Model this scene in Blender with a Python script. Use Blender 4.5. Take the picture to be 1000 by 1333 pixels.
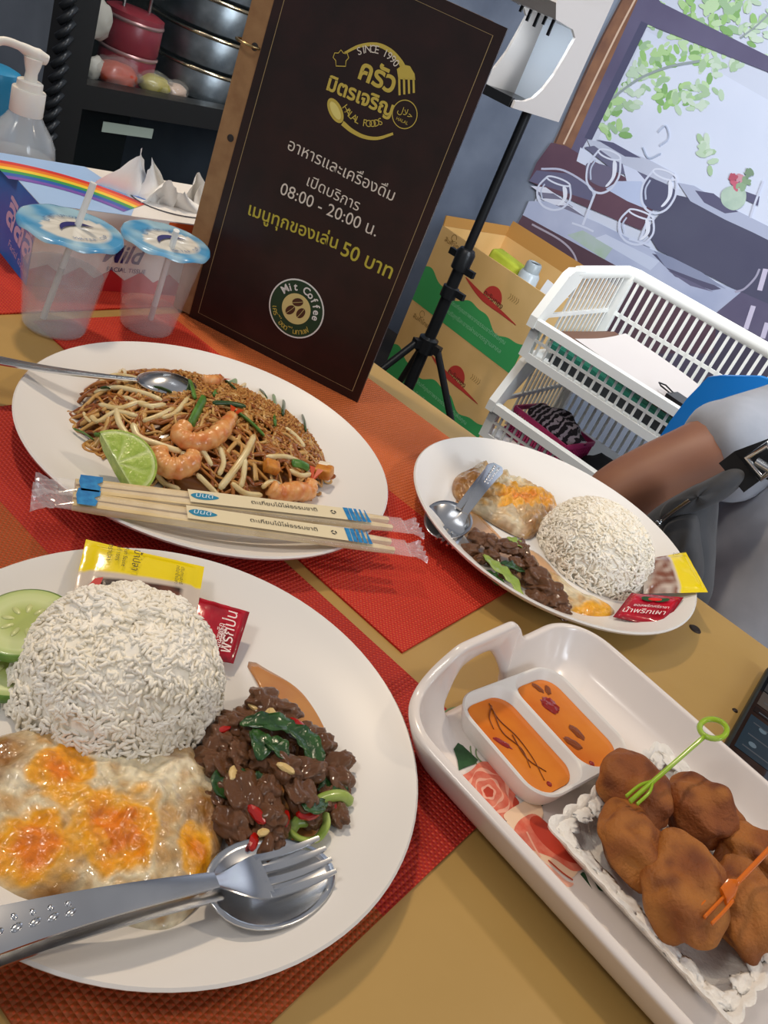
import bpy, bmesh, math, random
import numpy as np
from math import sin, cos, pi, radians, sqrt, atan2, hypot
from mathutils import Vector, Matrix, Quaternion, noise

for o in list(bpy.data.objects):
    bpy.data.objects.remove(o, do_unlink=True)
random.seed(7)
SC = bpy.context.scene
COL = SC.collection

# ------------------------------------------------------------------ camera
FPX, PITCH, ROLL, YAW, CAMZ = 1120.0, radians(30.5), radians(24.5), radians(27.5), 1.10
_rg = Vector((cos(YAW), sin(YAW), 0)); _hd = Vector((-sin(YAW), cos(YAW), 0)); _z = Vector((0, 0, 1))
FW = cos(PITCH)*_hd - sin(PITCH)*_z
_up = sin(PITCH)*_hd + cos(PITCH)*_z
CX = cos(ROLL)*_rg + sin(ROLL)*_up
CY = -sin(ROLL)*_rg + cos(ROLL)*_up
CAM = Vector((0, 0, CAMZ))
cd = bpy.data.cameras.new('camera'); cam = bpy.data.objects.new('camera', cd); COL.objects.link(cam)
cam.matrix_world = Matrix(((CX.x, CY.x, -FW.x, CAM.x), (CX.y, CY.y, -FW.y, CAM.y), (CX.z, CY.z, -FW.z, CAM.z), (0, 0, 0, 1)))
cd.sensor_fit = 'VERTICAL'; cd.sensor_height = 36.0; cd.lens = 36.0*FPX/1333.0; cd.clip_start = 0.01
SC.camera = cam

# ------------------------------------------------------------------ world, lamps, exposure
wd = bpy.data.worlds.new('world'); SC.world = wd; wd.use_nodes = True
wd.node_tree.nodes['Background'].inputs[0].default_value = (0.92, 0.93, 1.0, 1)
wd.node_tree.nodes['Background'].inputs[1].default_value = 0.26
def lamp(name, loc, target, power, size, color, spread=180):
    l = bpy.data.lights.new(name, 'AREA'); l.energy = power; l.size = size; l.color = color; l.shape = 'DISK'; l.spread = radians(spread)
    o = bpy.data.objects.new(name, l); COL.objects.link(o); o.location = loc
    o.rotation_euler = (Vector(target)-Vector(loc)).to_track_quat('-Z', 'Y').to_euler()
    return o
lamp('ceiling_lamp', (-1.25, 0.55, 2.45), (-0.2, 0.45, 0.75), 12, 0.12, (1.0, 0.80, 0.58))
lamp('ceiling_lamp', (0.75, 1.35, 2.45), (-0.1, 0.45, 0.75), 7, 0.16, (1.0, 0.82, 0.62))
lamp('ceiling_lamp', (-0.75, -0.9, 2.5), (-0.2, 0.7, 0.75), 7.5, 0.4, (1.0, 0.93, 0.86))
lamp('window_daylight', (2.4, 0.5, 2.1), (-1.0, 2.5, 0.75), 13, 1.3, (0.80, 0.89, 1.0), 62)
lamp('ceiling_lamp', (-0.55, 1.05, 2.5), (-0.95, 2.3, 0.75), 11, 0.6, (0.93, 0.96, 1.0), 110)  # unseen source, added to light the background from the front
vs = SC.view_settings
vs.view_transform = 'Standard'; vs.look = 'None'; vs.gamma = 1.0; vs.use_curve_mapping = False; vs.exposure = 0.25

# ------------------------------------------------------------------ helpers
def W(x, y, ax, val):
    """point where the sight line of photo pixel (x, y) meets the plane ax = val"""
    d = (x-500)*CX + (666.5-y)*CY + FPX*FW
    i = 'xyz'.index(ax)
    return CAM + d*((val-CAM[i])/d[i])
T = 0.75          # table top height
MATS = {}
def srgb(c):
    if isinstance(c, str):
        c = c.lstrip('#'); c = [int(c[i:i+2], 16)/255 for i in (0, 2, 4)]
    return tuple((x/12.92 if x <= 0.04045 else ((x+0.055)/1.055)**2.4) for x in c[:3]) + (1,)
def M(name, col='#888888', rough=0.5, metal=0, col2=None, scale=40, bump=0, bscale=None, trans=0, ior=1.45, alpha=1, coat=0, sub=0, detail=4, emit=None, estr=1, contrast=(0.35, 0.65), sheen=0, spec=None, thin=False):
    if name in MATS: return MATS[name]
    m = bpy.data.materials.new(name); m.use_nodes = True; MATS[name] = m
    nt = m.node_tree; N = nt.nodes; L = nt.links; b = N['Principled BSDF']
    I = b.inputs
    I['Base Color'].default_value = srgb(col); I['Roughness'].default_value = rough; I['Metallic'].default_value = metal
    I['Transmission Weight'].default_value = trans; I['IOR'].default_value = ior; I['Alpha'].default_value = alpha
    I['Coat Weight'].default_value = coat; I['Subsurface Weight'].default_value = sub
    if sub: I['Subsurface Radius'].default_value = (0.006, 0.004, 0.002); I['Subsurface Scale'].default_value = 1.0
    if sheen: I['Sheen Weight'].default_value = sheen
    if spec is not None: I['Specular IOR Level'].default_value = spec
    if emit: I['Emission Color'].default_value = srgb(emit); I['Emission Strength'].default_value = estr
    if col2 or bump:
        tc = N.new('ShaderNodeTexCoord')
        if col2:
            n = N.new('ShaderNodeTexNoise'); n.inputs['Scale'].default_value = scale; n.inputs['Detail'].default_value = detail
            L.new(tc.outputs['Object'], n.inputs['Vector'])
            r = N.new('ShaderNodeValToRGB'); r.color_ramp.elements[0].position = contrast[0]; r.color_ramp.elements[1].position = contrast[1]
            r.color_ramp.elements[0].color = srgb(col); r.color_ramp.elements[1].color = srgb(col2)
            L.new(n.outputs['Fac'], r.inputs[0]); L.new(r.outputs[0], I['Base Color'])
        if bump:
            n2 = N.new('ShaderNodeTexNoise'); n2.inputs['Scale'].default_value = bscale or scale*2; n2.inputs['Detail'].default_value = 5
            L.new(tc.outputs['Object'], n2.inputs['Vector'])
            bp = N.new('ShaderNodeBump'); bp.inputs['Strength'].default_value = min(1, bump); bp.inputs['Distance'].default_value = 0.002
            L.new(n2.outputs['Fac'], bp.inputs['Height']); L.new(bp.outputs[0], I['Normal'])
    return m
def tag(o, label=None, cat=None, group=None, kind=None):
    if label: o['label'] = label
    if cat: o['category'] = cat
    if group: o['group'] = group
    if kind: o['kind'] = kind
    return o
def empty(name, loc=(0, 0, 0), rz=0, label=None, cat=None, group=None, rot=None):
    o = bpy.data.objects.new(name, None); COL.objects.link(o); o.location = loc; o.empty_display_size = 0.02
    o.rotation_euler = rot if rot else (0, 0, rz)
    return tag(o, label, cat, group)
def link_mesh(name, me, mat, parent=None, loc=None, rot=None, smooth=None):
    if mat is not None and not me.materials: me.materials.append(mat)
    if smooth is not None:
        me.polygons.foreach_set('use_smooth', [True]*len(me.polygons))
        if smooth < 179: me.set_sharp_from_angle(angle=radians(smooth))
    o = bpy.data.objects.new(name, me); COL.objects.link(o)
    if parent: o.parent = parent
    if loc is not None: o.location = loc
    if rot is not None: o.rotation_euler = rot
    return o
class MB:
    """collects vertices and faces of ONE mesh object"""
    def __init__(s): s.v = []; s.f = []; s.mi = []
    def add(s, vs, fs, mi=0):
        b = len(s.v); s.v += [tuple(v) for v in vs]; s.f += [tuple(i+b for i in f) for f in fs]; s.mi += [mi]*len(fs); return s
    def box(s, x0, x1, y0, y1, z0, z1, mtx=None, mi=0):
        vs = [Vector((x, y, z)) for x in (x0, x1) for y in (y0, y1) for z in (z0, z1)]
        if mtx: vs = [mtx @ v for v in vs]
        return s.add(vs, [(0, 1, 3, 2), (4, 6, 7, 5), (0, 4, 5, 1), (2, 3, 7, 6), (0, 2, 6, 4), (1, 5, 7, 3)], mi)
    def tube(s, pts, r, n=8, closed=False, cap=True, mi=0, flat=1.0, up=None):
        pts = [Vector(p) for p in pts]; k = len(pts); rs = r if isinstance(r, (list, tuple)) else [r]*k
        vs = []; t0 = None; nr = None
        for i, p in enumerate(pts):
            if closed: t = pts[(i+1) % k]-pts[i-1]
            else: t = pts[min(i+1, k-1)]-pts[max(i-1, 0)]
            t = t.normalized() if t.length > 1e-9 else Vector((0, 0, 1))
            if up is not None:
                nr = Vector(up) - t*t.dot(Vector(up)); nr.normalize()
            elif nr is None: nr = t.orthogonal().normalized()
            else:
                nr = nr - t*t.dot(nr)
                nr = nr.normalized() if nr.length > 1e-6 else t.orthogonal().normalized()
            b = t.cross(nr)
            for j in range(n):
                a = 2*pi*j/n; vs.append(p + rs[i]*(cos(a)*b + sin(a)*flat*nr))
        fs = []
        for i in range(k if closed else k-1):
            for j in range(n):
                a = i*n+j; b2 = i*n+(j+1) % n; c = ((i+1) % k)*n+(j+1) % n; d = ((i+1) % k)*n+j
                fs.append((a, b2, c, d))
        if cap and not closed: fs += [tuple(range(n-1, -1, -1)), tuple((k-1)*n+j for j in range(n))]
        return s.add(vs, fs, mi)
    def lathe(s, prof, n=48, mi=0, mtx=None, sx=1, sy=1):
        vs = []; fs = []; rings = []
        for r, z in prof:
            if r < 1e-6: rings.append([len(vs)]); vs.append(Vector((0, 0, z)))
            else:
                rings.append(list(range(len(vs), len(vs)+n)))
                vs += [Vector((r*cos(2*pi*j/n)*sx, r*sin(2*pi*j/n)*sy, z)) for j in range(n)]
        for a, b in zip(rings, rings[1:]):
            for j in range(n):
                j2 = (j+1) % n
                if len(a) == 1 and len(b) == 1: continue
                if len(a) == 1: fs.append((a[0], b[j2], b[j]))
                elif len(b) == 1: fs.append((a[j], a[j2], b[0]))
                else: fs.append((a[j], a[j2], b[j2], b[j]))
        if mtx: vs = [mtx @ v for v in vs]
        return s.add(vs, fs, mi)
    def prism(s, poly, z0, z1, mi=0, mtx=None):
        n = len(poly); vs = [Vector((x, y, z0)) for x, y in poly]+[Vector((x, y, z1)) for x, y in poly]
        if mtx: vs = [mtx @ v for v in vs]
        return s.add(vs, [tuple(range(n-1, -1, -1)), tuple(range(n, 2*n))]+[(i, (i+1) % n, n+(i+1) % n, n+i) for i in range(n)], mi)
    def build(s, name, mat, parent=None, loc=None, rot=None, smooth=None, mats=None):
        me = bpy.data.meshes.new(name); me.from_pydata(s.v, [], s.f); 
        if mats:
            for m in mats: me.materials.append(m)
            me.polygons.foreach_set('material_index', s.mi)
        bm = bmesh.new(); bm.from_mesh(me); bmesh.ops.recalc_face_normals(bm, faces=bm.faces); bm.to_mesh(me); bm.free()
        me.update()
        return link_mesh(name, me, None if mats else mat, parent, loc, rot, smooth)
def rbox_mesh(name, sx, sy, sz, r, seg=3, zr=True):
    """box with rounded edges, centred in x and y, base at z = 0"""
    bm = bmesh.new(); bmesh.ops.create_cube(bm, size=1)
    for v in bm.verts: v.co = Vector((v.co.x*sx, v.co.y*sy, (v.co.z+.5)*sz))
    bmesh.ops.bevel(bm, geom=list(bm.edges), offset=r, segments=seg, profile=0.5, affect='EDGES')
    me = bpy.data.meshes.new(name); bm.to_mesh(me); bm.free(); return me
def rbox(name, sx, sy, sz, r, mat, parent=None, loc=None, rot=None, seg=3):
    return link_mesh(name, rbox_mesh(name, sx, sy, sz, r, seg), mat, parent, loc, rot, smooth=40)
def rrect(w, h, r, n=6, cx=0, cy=0):
    out = []
    for qx, qy, a0 in ((1, 1, 0), (-1, 1, pi/2), (-1, -1, pi), (1, -1, 1.5*pi)):
        for k in range(n+1):
            a = a0+pi/2*k/n; out.append((cx+qx*(w/2-r)+r*cos(a), cy+qy*(h/2-r)+r*sin(a)))
    return out
def loft(mb, rings, cap0=True, cap1=True, mi=0):
    """rings: lists of equal length of 3d points"""
    n = len(rings[0]); vs = [p for r in rings for p in r]; fs = []
    for i in range(len(rings)-1):
        for j in range(n): fs.append((i*n+j, i*n+(j+1) % n, (i+1)*n+(j+1) % n, (i+1)*n+j))
    if cap0: fs.append(tuple(range(n-1, -1, -1)))
    if cap1: fs.append(tuple((len(rings)-1)*n+j for j in range(n)))
    return mb.add(vs, fs, mi)
def smoothpath(pts, n=6, closed=False):
    """Catmull-Rom through the points"""
    pts = [Vector(p) for p in pts]; k = len(pts); out = []
    rng = range(k if closed else k-1)
    for i in rng:
        p0 = pts[i-1] if (closed or i > 0) else pts[0]*2-pts[1]
        p1 = pts[i]; p2 = pts[(i+1) % k]; p3 = pts[(i+2) % k] if (closed or i+2 < k) else pts[-1]*2-pts[-2]
        for j in range(n):
            t = j/n; out.append(0.5*((2*p1)+(p2-p0)*t+(2*p0-5*p1+4*p2-p3)*t*t+(3*p1-p0-3*p2+p3)*t**3))
    if not closed: out.append(pts[-1])
    return out
# flat print -------------------------------------------------------
def text_mesh(body, shear=0, bold=0.0, depth=0.0):
    cu = bpy.data.curves.new('t', 'FONT'); cu.body = body; cu.shear = shear; cu.offset = bold; cu.extrude = depth; cu.resolution_u = 3
    o = bpy.data.objects.new('t', cu); COL.objects.link(o)
    dg = bpy.context.evaluated_depsgraph_get(); me = bpy.data.meshes.new_from_object(o.evaluated_get(dg))
    bpy.data.objects.remove(o, do_unlink=True); return me
def frame_mtx(o, ex, ey):
    ex = Vector(ex).normalized(); ey = Vector(ey); ey = (ey-ex*ey.dot(ex)).normalized(); ez = ex.cross(ey); o = Vector(o)
    return Matrix(((ex.x, ey.x, ez.x, o.x), (ex.y, ey.y, ez.y, o.y), (ex.z, ey.z, ez.z, o.z), (0, 0, 0, 1)))
def text_on(mtx, body, p0, p1, mat, parent, name='lettering', lift=0.0004, hscale=1.0, bold=0.0, shear=0, flip=False, label=None):
    """print: body runs from p0 to p1 (2-d, in the plane frame mtx)"""
    me = text_mesh(body, shear, bold); co = np.empty(len(me.vertices)*3); me.vertices.foreach_get('co', co); co = co.reshape(-1, 3)
    if len(co) == 0: return None
    x0, x1 = co[:, 0].min(), co[:, 0].max(); p0 = Vector(p0); p1 = Vector(p1); d = p1-p0; s = d.length/(x1-x0); a = atan2(d.y, d.x)
    X = (co[:, 0]-x0)*s; Yy = co[:, 1]*s*hscale
    if flip: X = d.length-X; Yy = Yy
    q = np.c_[p0.x+X*cos(a)-Yy*sin(a), p0.y+X*sin(a)+Yy*cos(a), np.full(len(X), lift)]
    R = np.array(mtx.to_3x3()); t = np.array(mtx.translation)
    me.vertices.foreach_set('co', (q@R.T+t).ravel()); me.update()
    return tag(link_mesh(name, me, mat, parent), label)
def arc_text(mtx, body, c, r, a0, a1, size, mat, parent, name='lettering', lift=0.0004, inward=False, bold=0.0):
    """letters along an arc from angle a0 to a1 (degrees, plane frame), joined as one printed line"""
    mb = MB(); R = []
    n = len(body)
    for i, ch in enumerate(body):
        if ch == ' ': continue
        a = radians(a0+(a1-a0)*(i/(n-1) if n > 1 else .5)); me = text_mesh(ch, 0, bold)
        co = [v.co.copy() for v in me.vertices]
        if not co: continue
        xm = (min(v.x for v in co)+max(v.x for v in co))/2
        rot = a-pi/2 if not inward else a+pi/2
        base = Vector((c[0]+r*cos(a), c[1]+r*sin(a)))
        vs = [mtx @ Vector((base.x+((v.x-xm)*cos(rot)-v.y*sin(rot))*size, base.y+((v.x-xm)*sin(rot)+v.y*cos(rot))*size, lift)) for v in co]
        mb.add(vs, [tuple(p.vertices) for p in me.polygons]); bpy.data.meshes.remove(me)
    me = bpy.data.meshes.new(name); me.from_pydata(mb.v, [], mb.f); me.update()
    return link_mesh(name, me, mat, parent)
def decal(mtx, poly, mat, parent, name, lift=0.0003, label=None):
    """flat printed shape in the plane frame (triangulated n-gon)"""
    me = bpy.data.meshes.new(name); me.from_pydata([mtx @ Vector((p[0], p[1], lift)) for p in poly], [], [tuple(range(len(poly)))]); me.update()
    if me.polygons and Vector(me.polygons[0].normal).dot(mtx.to_3x3() @ Vector((0, 0, 1))) < 0: me.flip_normals()
    return tag(link_mesh(name, me, mat, parent), label)
def decal_line(mtx, pts, w, mat, parent, name, lift=0.0003, closed=False, label=None):
    pts = [Vector((p[0], p[1])) for p in pts]; k = len(pts); ws = w if isinstance(w, (list, tuple)) else [w]*k; vs = []
    for i, p in enumerate(pts):
        t = (pts[(i+1) % k]-pts[i-1]) if closed else (pts[min(i+1, k-1)]-pts[max(i-1, 0)])
        t = t.normalized() if t.length > 0 else Vector((1, 0)); nrm = Vector((-t.y, t.x))*ws[i]/2
        vs += [mtx @ Vector((*(p+nrm), lift)), mtx @ Vector((*(p-nrm), lift))]
    fs = [(2*i, 2*i+1, (2*i+3) % (2*k), (2*i+2) % (2*k)) for i in range(k if closed else k-1)]
    me = bpy.data.meshes.new(name); me.from_pydata(vs, [], fs); me.update()
    return tag(link_mesh(name, me, mat, parent), label)
def circ(c, r, n=40, a0=0, a1=360, ry=None):
    ry = ry or r
    full = abs(a1-a0) >= 360
    return [(c[0]+r*cos(radians(a0+(a1-a0)*i/(n if full else n-1))), c[1]+ry*sin(radians(a0+(a1-a0)*i/(n if full else n-1)))) for i in range(n)]
def copy_tree(o, parent=None):
    c = o.copy(); COL.objects.link(c); c.parent = parent
    for ch in list(o.children): copy_tree(ch, c)
    return c
def blob_mesh(name, sx, sy, sz, seed=0, amp=0.18, freq=2.2, sub=3, amp2=0.0, freq2=9, flatten=None):
    bm = bmesh.new(); bmesh.ops.create_icosphere(bm, subdivisions=sub, radius=1)
    off = Vector((seed*3.7, seed*1.9, seed*5.3))
    for v in bm.verts:
        d = v.co.normalized(); k = 1+amp*noise.noise(d*freq+off)*1.6+amp2*noise.noise(d*freq2+off)
        v.co = Vector((d.x*sx*k, d.y*sy*k, d.z*sz*k))
        if flatten is not None and v.co.z < -sz*flatten: v.co.z = -sz*flatten
    me = bpy.data.meshes.new(name); bm.to_mesh(me); bm.free(); return me
# ------------------------------------------------------------------ room shell
def nodes_of(m): return m.node_tree.nodes, m.node_tree.links, m.node_tree.nodes['Principled BSDF']
WALLM = M('blue_grey_plaster', '#626b7c', 0.75, col2='#8f98a8', scale=3.2, bump=0.35, bscale=14, detail=8, contrast=(0.3, 0.72))
FLOORM = M('dark_floor_tile', '#3a3430', 0.5, col2='#4a423b', scale=6)
WY = 2.65
tag(MB().box(-3.0, 2.6, -1.6, WY+.1, -.06, 0).build('floor', FLOORM), kind='structure')
tag(MB().box(-3.0, 2.6, WY, WY+.1, 0, 2.7).build('wall_back', WALLM), kind='structure')
tag(MB().box(-2.25, -2.15, -1.6, WY, 0, 2.7).build('wall_left', WALLM), kind='structure')

# ------------------------------------------------------------------ table
TABM = M('tan_laminate', '#ab8a4c', 0.42, col2='#b89657', scale=5, bump=0.05, bscale=160, detail=6)
tb = empty('dining_table', (-0.19, 0.31, 0), 0, 'tan laminate dining table carrying the whole meal', 'table')
rbox('tabletop', 1.44, 0.868, 0.032, 0.004, TABM, tb, (0, 0, T-.032))
for sx in (-1, 1):
    for sy in (-1, 1):
        rbox('leg', .05, .05, T-.033, .004, M('dark_leg_metal', '#2b2b2c', 0.45), tb, (sx*.66, sy*.37, 0))
hp = W(905, 819, 'z', T)
MB().lathe([(0, .0012), (.0042, .0012), (.0055, .0002), (.0055, 0)], 20).build('screw_plug', M('dark_plug', '#2a1d14', 0.4), tb, (hp.x+.19, hp.y-.31, T-.0001))
hp = W(957, 925, 'z', T)
MB().lathe([(0, .001), (.0018, .001), (.0025, 0)], 12).build('screw_plug', M('dark_plug'), tb, (hp.x+.19, hp.y-.31, T-.0001))

# ------------------------------------------------------------------ woven place mats
def weave(name, near, far, split, dot, pitch=0.0031):
    m = M(name, near, 0.62); N, L, b = nodes_of(m)
    tc = N.new('ShaderNodeTexCoord'); sp = N.new('ShaderNodeSeparateXYZ'); L.new(tc.outputs['Object'], sp.inputs[0])
    def mth(op, a, bb=None):
        n = N.new('ShaderNodeMath'); n.operation = op
        for i, q in enumerate((a, bb)):
            if q is None: continue
            if isinstance(q, (int, float)): n.inputs[i].default_value = q
            else: L.new(q, n.inputs[i])
        return n.outputs[0]
    k = 2*pi/pitch
    sx = mth('SINE', mth('MULTIPLY', sp.outputs[0], k)); sy = mth('SINE', mth('MULTIPLY', sp.outputs[1], k))
    w = mth('MULTIPLY', sx, sy)                       # basket weave height
    ax = mth('ABSOLUTE', mth('SINE', mth('MULTIPLY', sp.outputs[0], k/2))); ay = mth('ABSOLUTE', mth('SINE', mth('MULTIPLY', sp.outputs[1], k/2)))
    hgt = mth('MULTIPLY', ax, ay)
    far_f = mth('GREATER_THAN', sp.outputs[1], split)
    mx = N.new('ShaderNodeMix'); mx.data_type = 'RGBA'; L.new(far_f, mx.inputs[0]); mx.inputs[6].default_value = srgb(near); mx.inputs[7].default_value = srgb(far)
    mx2 = N.new('ShaderNodeMix'); mx2.data_type = 'RGBA'; L.new(mth('GREATER_THAN', w, 0.45), mx2.inputs[0]); L.new(mx.outputs[2], mx2.inputs[6]); mx2.inputs[7].default_value = srgb(dot); 
    mx3 = N.new('ShaderNodeMix'); mx3.data_type = 'RGBA'; mx3.inputs[0].default_value = 0.6; L.new(mx.outputs[2], mx3.inputs[6]); L.new(mx2.outputs[2], mx3.inputs[7])
    L.new(mx3.outputs[2], b.inputs['Base Color'])
    bp = N.new('ShaderNodeBump'); bp.inputs['Strength'].default_value = 0.8; bp.inputs['Distance'].default_value = 0.0012; L.new(hgt, bp.inputs['Height']); L.new(bp.outputs[0], b.inputs['Normal'])
    return m
def placemat(x0, x1, y0, y1, mat, label):
    o = MB().box(-(x1-x0)/2, (x1-x0)/2, -(y1-y0)/2, (y1-y0)/2, 0, .0015).build('placemat', mat, None, ((x0+x1)/2, (y0+y1)/2, T+.0001))
    tag(o, label, 'placemat', 'woven placemats on the table')
placemat(-.48, -.05, .115, .40, weave('weave_near', '#a5501f', '#b3261d', .148-.1425, '#e0552b'), 'red and brown woven placemat under the near plate of rice and beef')
placemat(-.594, -.16, .412, .70, weave('weave_mid', '#c9281b', '#d06a30', .555-.556, '#f0743a'), 'red and orange woven placemat under the pad thai plate and menu')
placemat(-.895, -.609, .30, .588, weave('weave_far', '#c9281b', '#d24a28', 0.1, '#f0743a'), 'bright red woven placemat under the blue box and pump bottle')

# ------------------------------------------------------------------ plates
CERAM = M('white_ceramic', '#e8e5e0', 0.36)
TZ = T+.0017
def plate(x, y, R, h, label):
    prof = [(0, .0045), (R*.60, .0045), (R*.68, .0055), (R*.80, .0095), (R*.93, h*.80), (R-.003, h-.0008), (R-.0012, h), (R, h-.0010), (R-.0008, h-.0030),
            (R*.93, h*.80-.0040), (R*.80, .0050), (R*.66, .0015), (R*.60, 0), (R*.55, 0), (R*.53, .0012), (0, .0012)]
    o = MB().lathe(prof, 96).build('dinner_plate', CERAM, None, (x, y, TZ), smooth=50)
    return tag(o, label, 'plate', 'white dinner plates')
P1 = (-.181, .2353); P2 = (-.380, .4276); P3 = (-.180, .642)
plate(*P1, .129, .021, 'large white round plate nearest the camera with rice, fried egg and beef')
plate(*P2, .140, .021, 'white round plate of pad thai in front of the menu')
plate(*P3, .130, .024, 'white round plate by the seated person with egg, beef and rice dome')

# ------------------------------------------------------------------ serving tray
MELA = M('white_melamine', '#ece3dc', 0.22, coat=0.25)
TRC = Vector((.088, .413, T+.0002)); TRR = radians(-5.5)
tray = empty('serving_tray', TRC, TRR, 'white rectangular tray with cut-out handle and printed roses', 'tray')
def tray_mesh():
    L2, W2, H = .205, .100, .031
    def ring(ins, r):
        pts = []
        lx, ly = L2-ins, W2-ins
        n = 36
        for i in range(n+1): pts.append((-lx, (ly-r)*(1-2*i/n)))        # handle end, far to near
        for k in range(1, 7): a = pi+pi/2*k/7; pts.append((-lx+r+r*cos(a), -ly+r+r*sin(a)))
        for i in range(13): pts.append((-lx+r+(2*lx-2*r)*i/12, -ly))
        for k in range(1, 7): a = 1.5*pi+pi/2*k/7; pts.append((lx-r+r*cos(a), -ly+r+r*sin(a)))
        for i in range(n+1): pts.append((lx, -(ly-r)*(1-2*i/n)))
        for k in range(1, 7): a = pi/2*k/7; pts.append((lx-r+r*cos(a), ly-r+r*sin(a)))
        for i in range(13): pts.append((lx-r-(2*lx-2*r)*i/12, ly))
        for k in range(1, 7): a = pi/2+pi/2*k/7; pts.append((-lx+r+r*cos(a), ly-r+r*sin(a)))
        return pts
    inner = ring(.020, .022); outer = ring(.002, .034); low = ring(.026, .020)
    yc, hw = -.022, .047
    def top(x, y):
        if abs(x) < L2-.03: return H
        t = abs(y-yc)/hw
        if t >= 1.25: return H
        s = max(0, min(1, (1.25-t)/.75)); s = s*s*(3-2*s)
        return H+.024*s
    def hole(x, y):
        if abs(x) < L2-.03: return None
        t = abs(y-yc)/(hw*.72)
        if t >= 1: return None
        return .008, .008+.030*(1-t**2.4)
    vs = []; fs = []; n = len(inner)
    LV = 6
    for j in range(n):
        xi, yi = inner[j]; xo, yo = outer[j]; tp = top(xo, yo); hl = hole(xo, yo)
        zs = [0, .006, .006+(tp-.006)*.33, .006+(tp-.006)*.66, tp-.003, tp] if hl is None else [0, .008, hl[0], hl[1], max(tp-.004, hl[1]+.003), tp]
        if hl: zs[1] = .006
        for k, z in enumerate(zs):
            f = min(1, z/H); f = f**.75 if k else 0
            px, py = (low[j] if k == 0 else (xi+(xo-xi)*f, yi+(yo-yi)*f))
            vs.append((px, py, z+.003))
    for j in range(n):
        j2 = (j+1) % n
        h1 = hole(*outer[j]); h2 = hole(*outer[j2])
        for k in range(LV-1):
            if k == 2 and h1 and h2 and (h1[1]-h1[0] > .002 or h2[1]-h2[0] > .002): continue
            fs.append((j*LV+k, j2*LV+k, j2*LV+k+1, j*LV+k+1))
    fs.append(tuple(j*LV for j in range(n)))
    me = bpy.data.meshes.new('tray_body'); me.from_pydata(vs, [], fs)
    bm = bmesh.new(); bm.from_mesh(me); bmesh.ops.triangulate(bm, faces=[f for f in bm.faces if len(f.verts) > 4]); bmesh.ops.recalc_face_normals(bm, faces=bm.faces); bm.to_mesh(me); bm.free()
    return me
tbody = link_mesh('tray_body', tray_mesh(), MELA, tray, smooth=180)
md = tbody.modifiers.new('s', 'SOLIDIFY'); md.thickness = .0065; md.offset = 0
md = tbody.modifiers.new('b', 'SUBSURF'); md.levels = 1; md.render_levels = 2
TRM = Matrix.Translation(TRC) @ Matrix.Rotation(TRR, 4, 'Z')
TRI = TRM.inverted()
FLZ = .0062           # tray floor (top surface) in tray frame
def TP(x, y, z=FLZ):
    p = TRI @ W(x, y, 'z', T+.0002+z); return (p.x, p.y)
TFR = Matrix.Translation((0, 0, FLZ))
# printed roses, leaves and tendrils on the tray floor
ROSE = M('rose_print', '#e58a72', 0.3, col2='#d9644f', scale=160); ROSEL = M('rose_print_light', '#f3b49c', 0.3); ROSED = M('rose_print_deep', '#c4442f', 0.3); ROSEC = M('rose_print_cream', '#f1d3b4', 0.3)
LEAF = M('leaf_print', '#2f5a35', 0.35, col2='#1f4426', scale=200); VINE = M('vine_print', '#7d9466', 0.35)
lay = [0.0]
def pd(pts, mat, name, smooth=True):
    q = [TP(*p) for p in pts]
    if smooth: q = [(v.x, v.y) for v in smoothpath([(a, b, 0) for a, b in q], 5, True)]
    lay[0] += .00006
    return decal(TFR, q, mat, tray, name, .0003+lay[0])
def pl(pts, w, mat, name):
    q = [TP(*p) for p in pts]; q = [(v.x, v.y) for v in smoothpath([(a, b, 0) for a, b in q], 6)]
    lay[0] += .00004
    return decal_line(TFR, q, w, mat, tray, name, .0003+lay[0])
pl([(612, 925), (598, 921), (582, 925), (574, 937), (577, 950), (586, 957), (597, 958)], .0012, VINE, 'printed_vine')
pl([(590, 944), (602, 946), (611, 960), (613, 980), (622, 998)], .0010, VINE, 'printed_vine')
pl([(640, 978), (630, 968), (621, 972), (620, 984), (630, 994), (645, 996), (650, 985)], .0009, VINE, 'printed_vine')
pl([(620, 985), (640, 1010), (665, 1025)], .0010, VINE, 'printed_vine')
pl([(765, 1142), (785, 1165), (805, 1185), (820, 1200), (826, 1208), (815, 1208), (808, 1198)], .0010, VINE, 'printed_vine')
pd([(597, 966), (606, 975), (622, 990), (618, 995), (605, 1000), (597, 1004), (595, 990), (590, 976)], LEAF, 'printed_leaf', False)
pd([(598, 924), (606, 928), (608, 934), (600, 931)], LEAF, 'printed_leaf')
pd([(696, 1037), (705, 1040), (706, 1050), (698, 1047)], LEAF, 'printed_leaf')
pd([(758, 1136), (766, 1150), (776, 1173), (762, 1172), (748, 1165), (745, 1155)], LEAF, 'printed_leaf')
pd([(768, 1135), (780, 1145), (787, 1160), (778, 1158)], LEAF, 'printed_leaf')
pd([(638, 1015), (655, 1025), (675, 1045), (665, 1052), (650, 1040)], ROSED, 'printed_petal')
def rose(cx, cy, rx, ry, rot, n=3):
    for i, (k, mt) in enumerate(((1.0, ROSE), (.80, ROSEL), (.72, ROSE), (.52, ROSEL), (.45, ROSE), (.26, ROSEL), (.18, ROSED))):
        pts = []
        for a in range(22):
            t = 2*pi*a/22; rr = k*(1+.09*sin(5*t+i*1.1))
            x, y = rr*rx*cos(t), rr*ry*sin(t); pts.append((cx+x*cos(rot)-y*sin(rot), cy+x*sin(rot)+y*cos(rot)))
        pd(pts, mt, 'printed_rose_petal')
rose(635, 1033, 33, 40, radians(-38))
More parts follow.
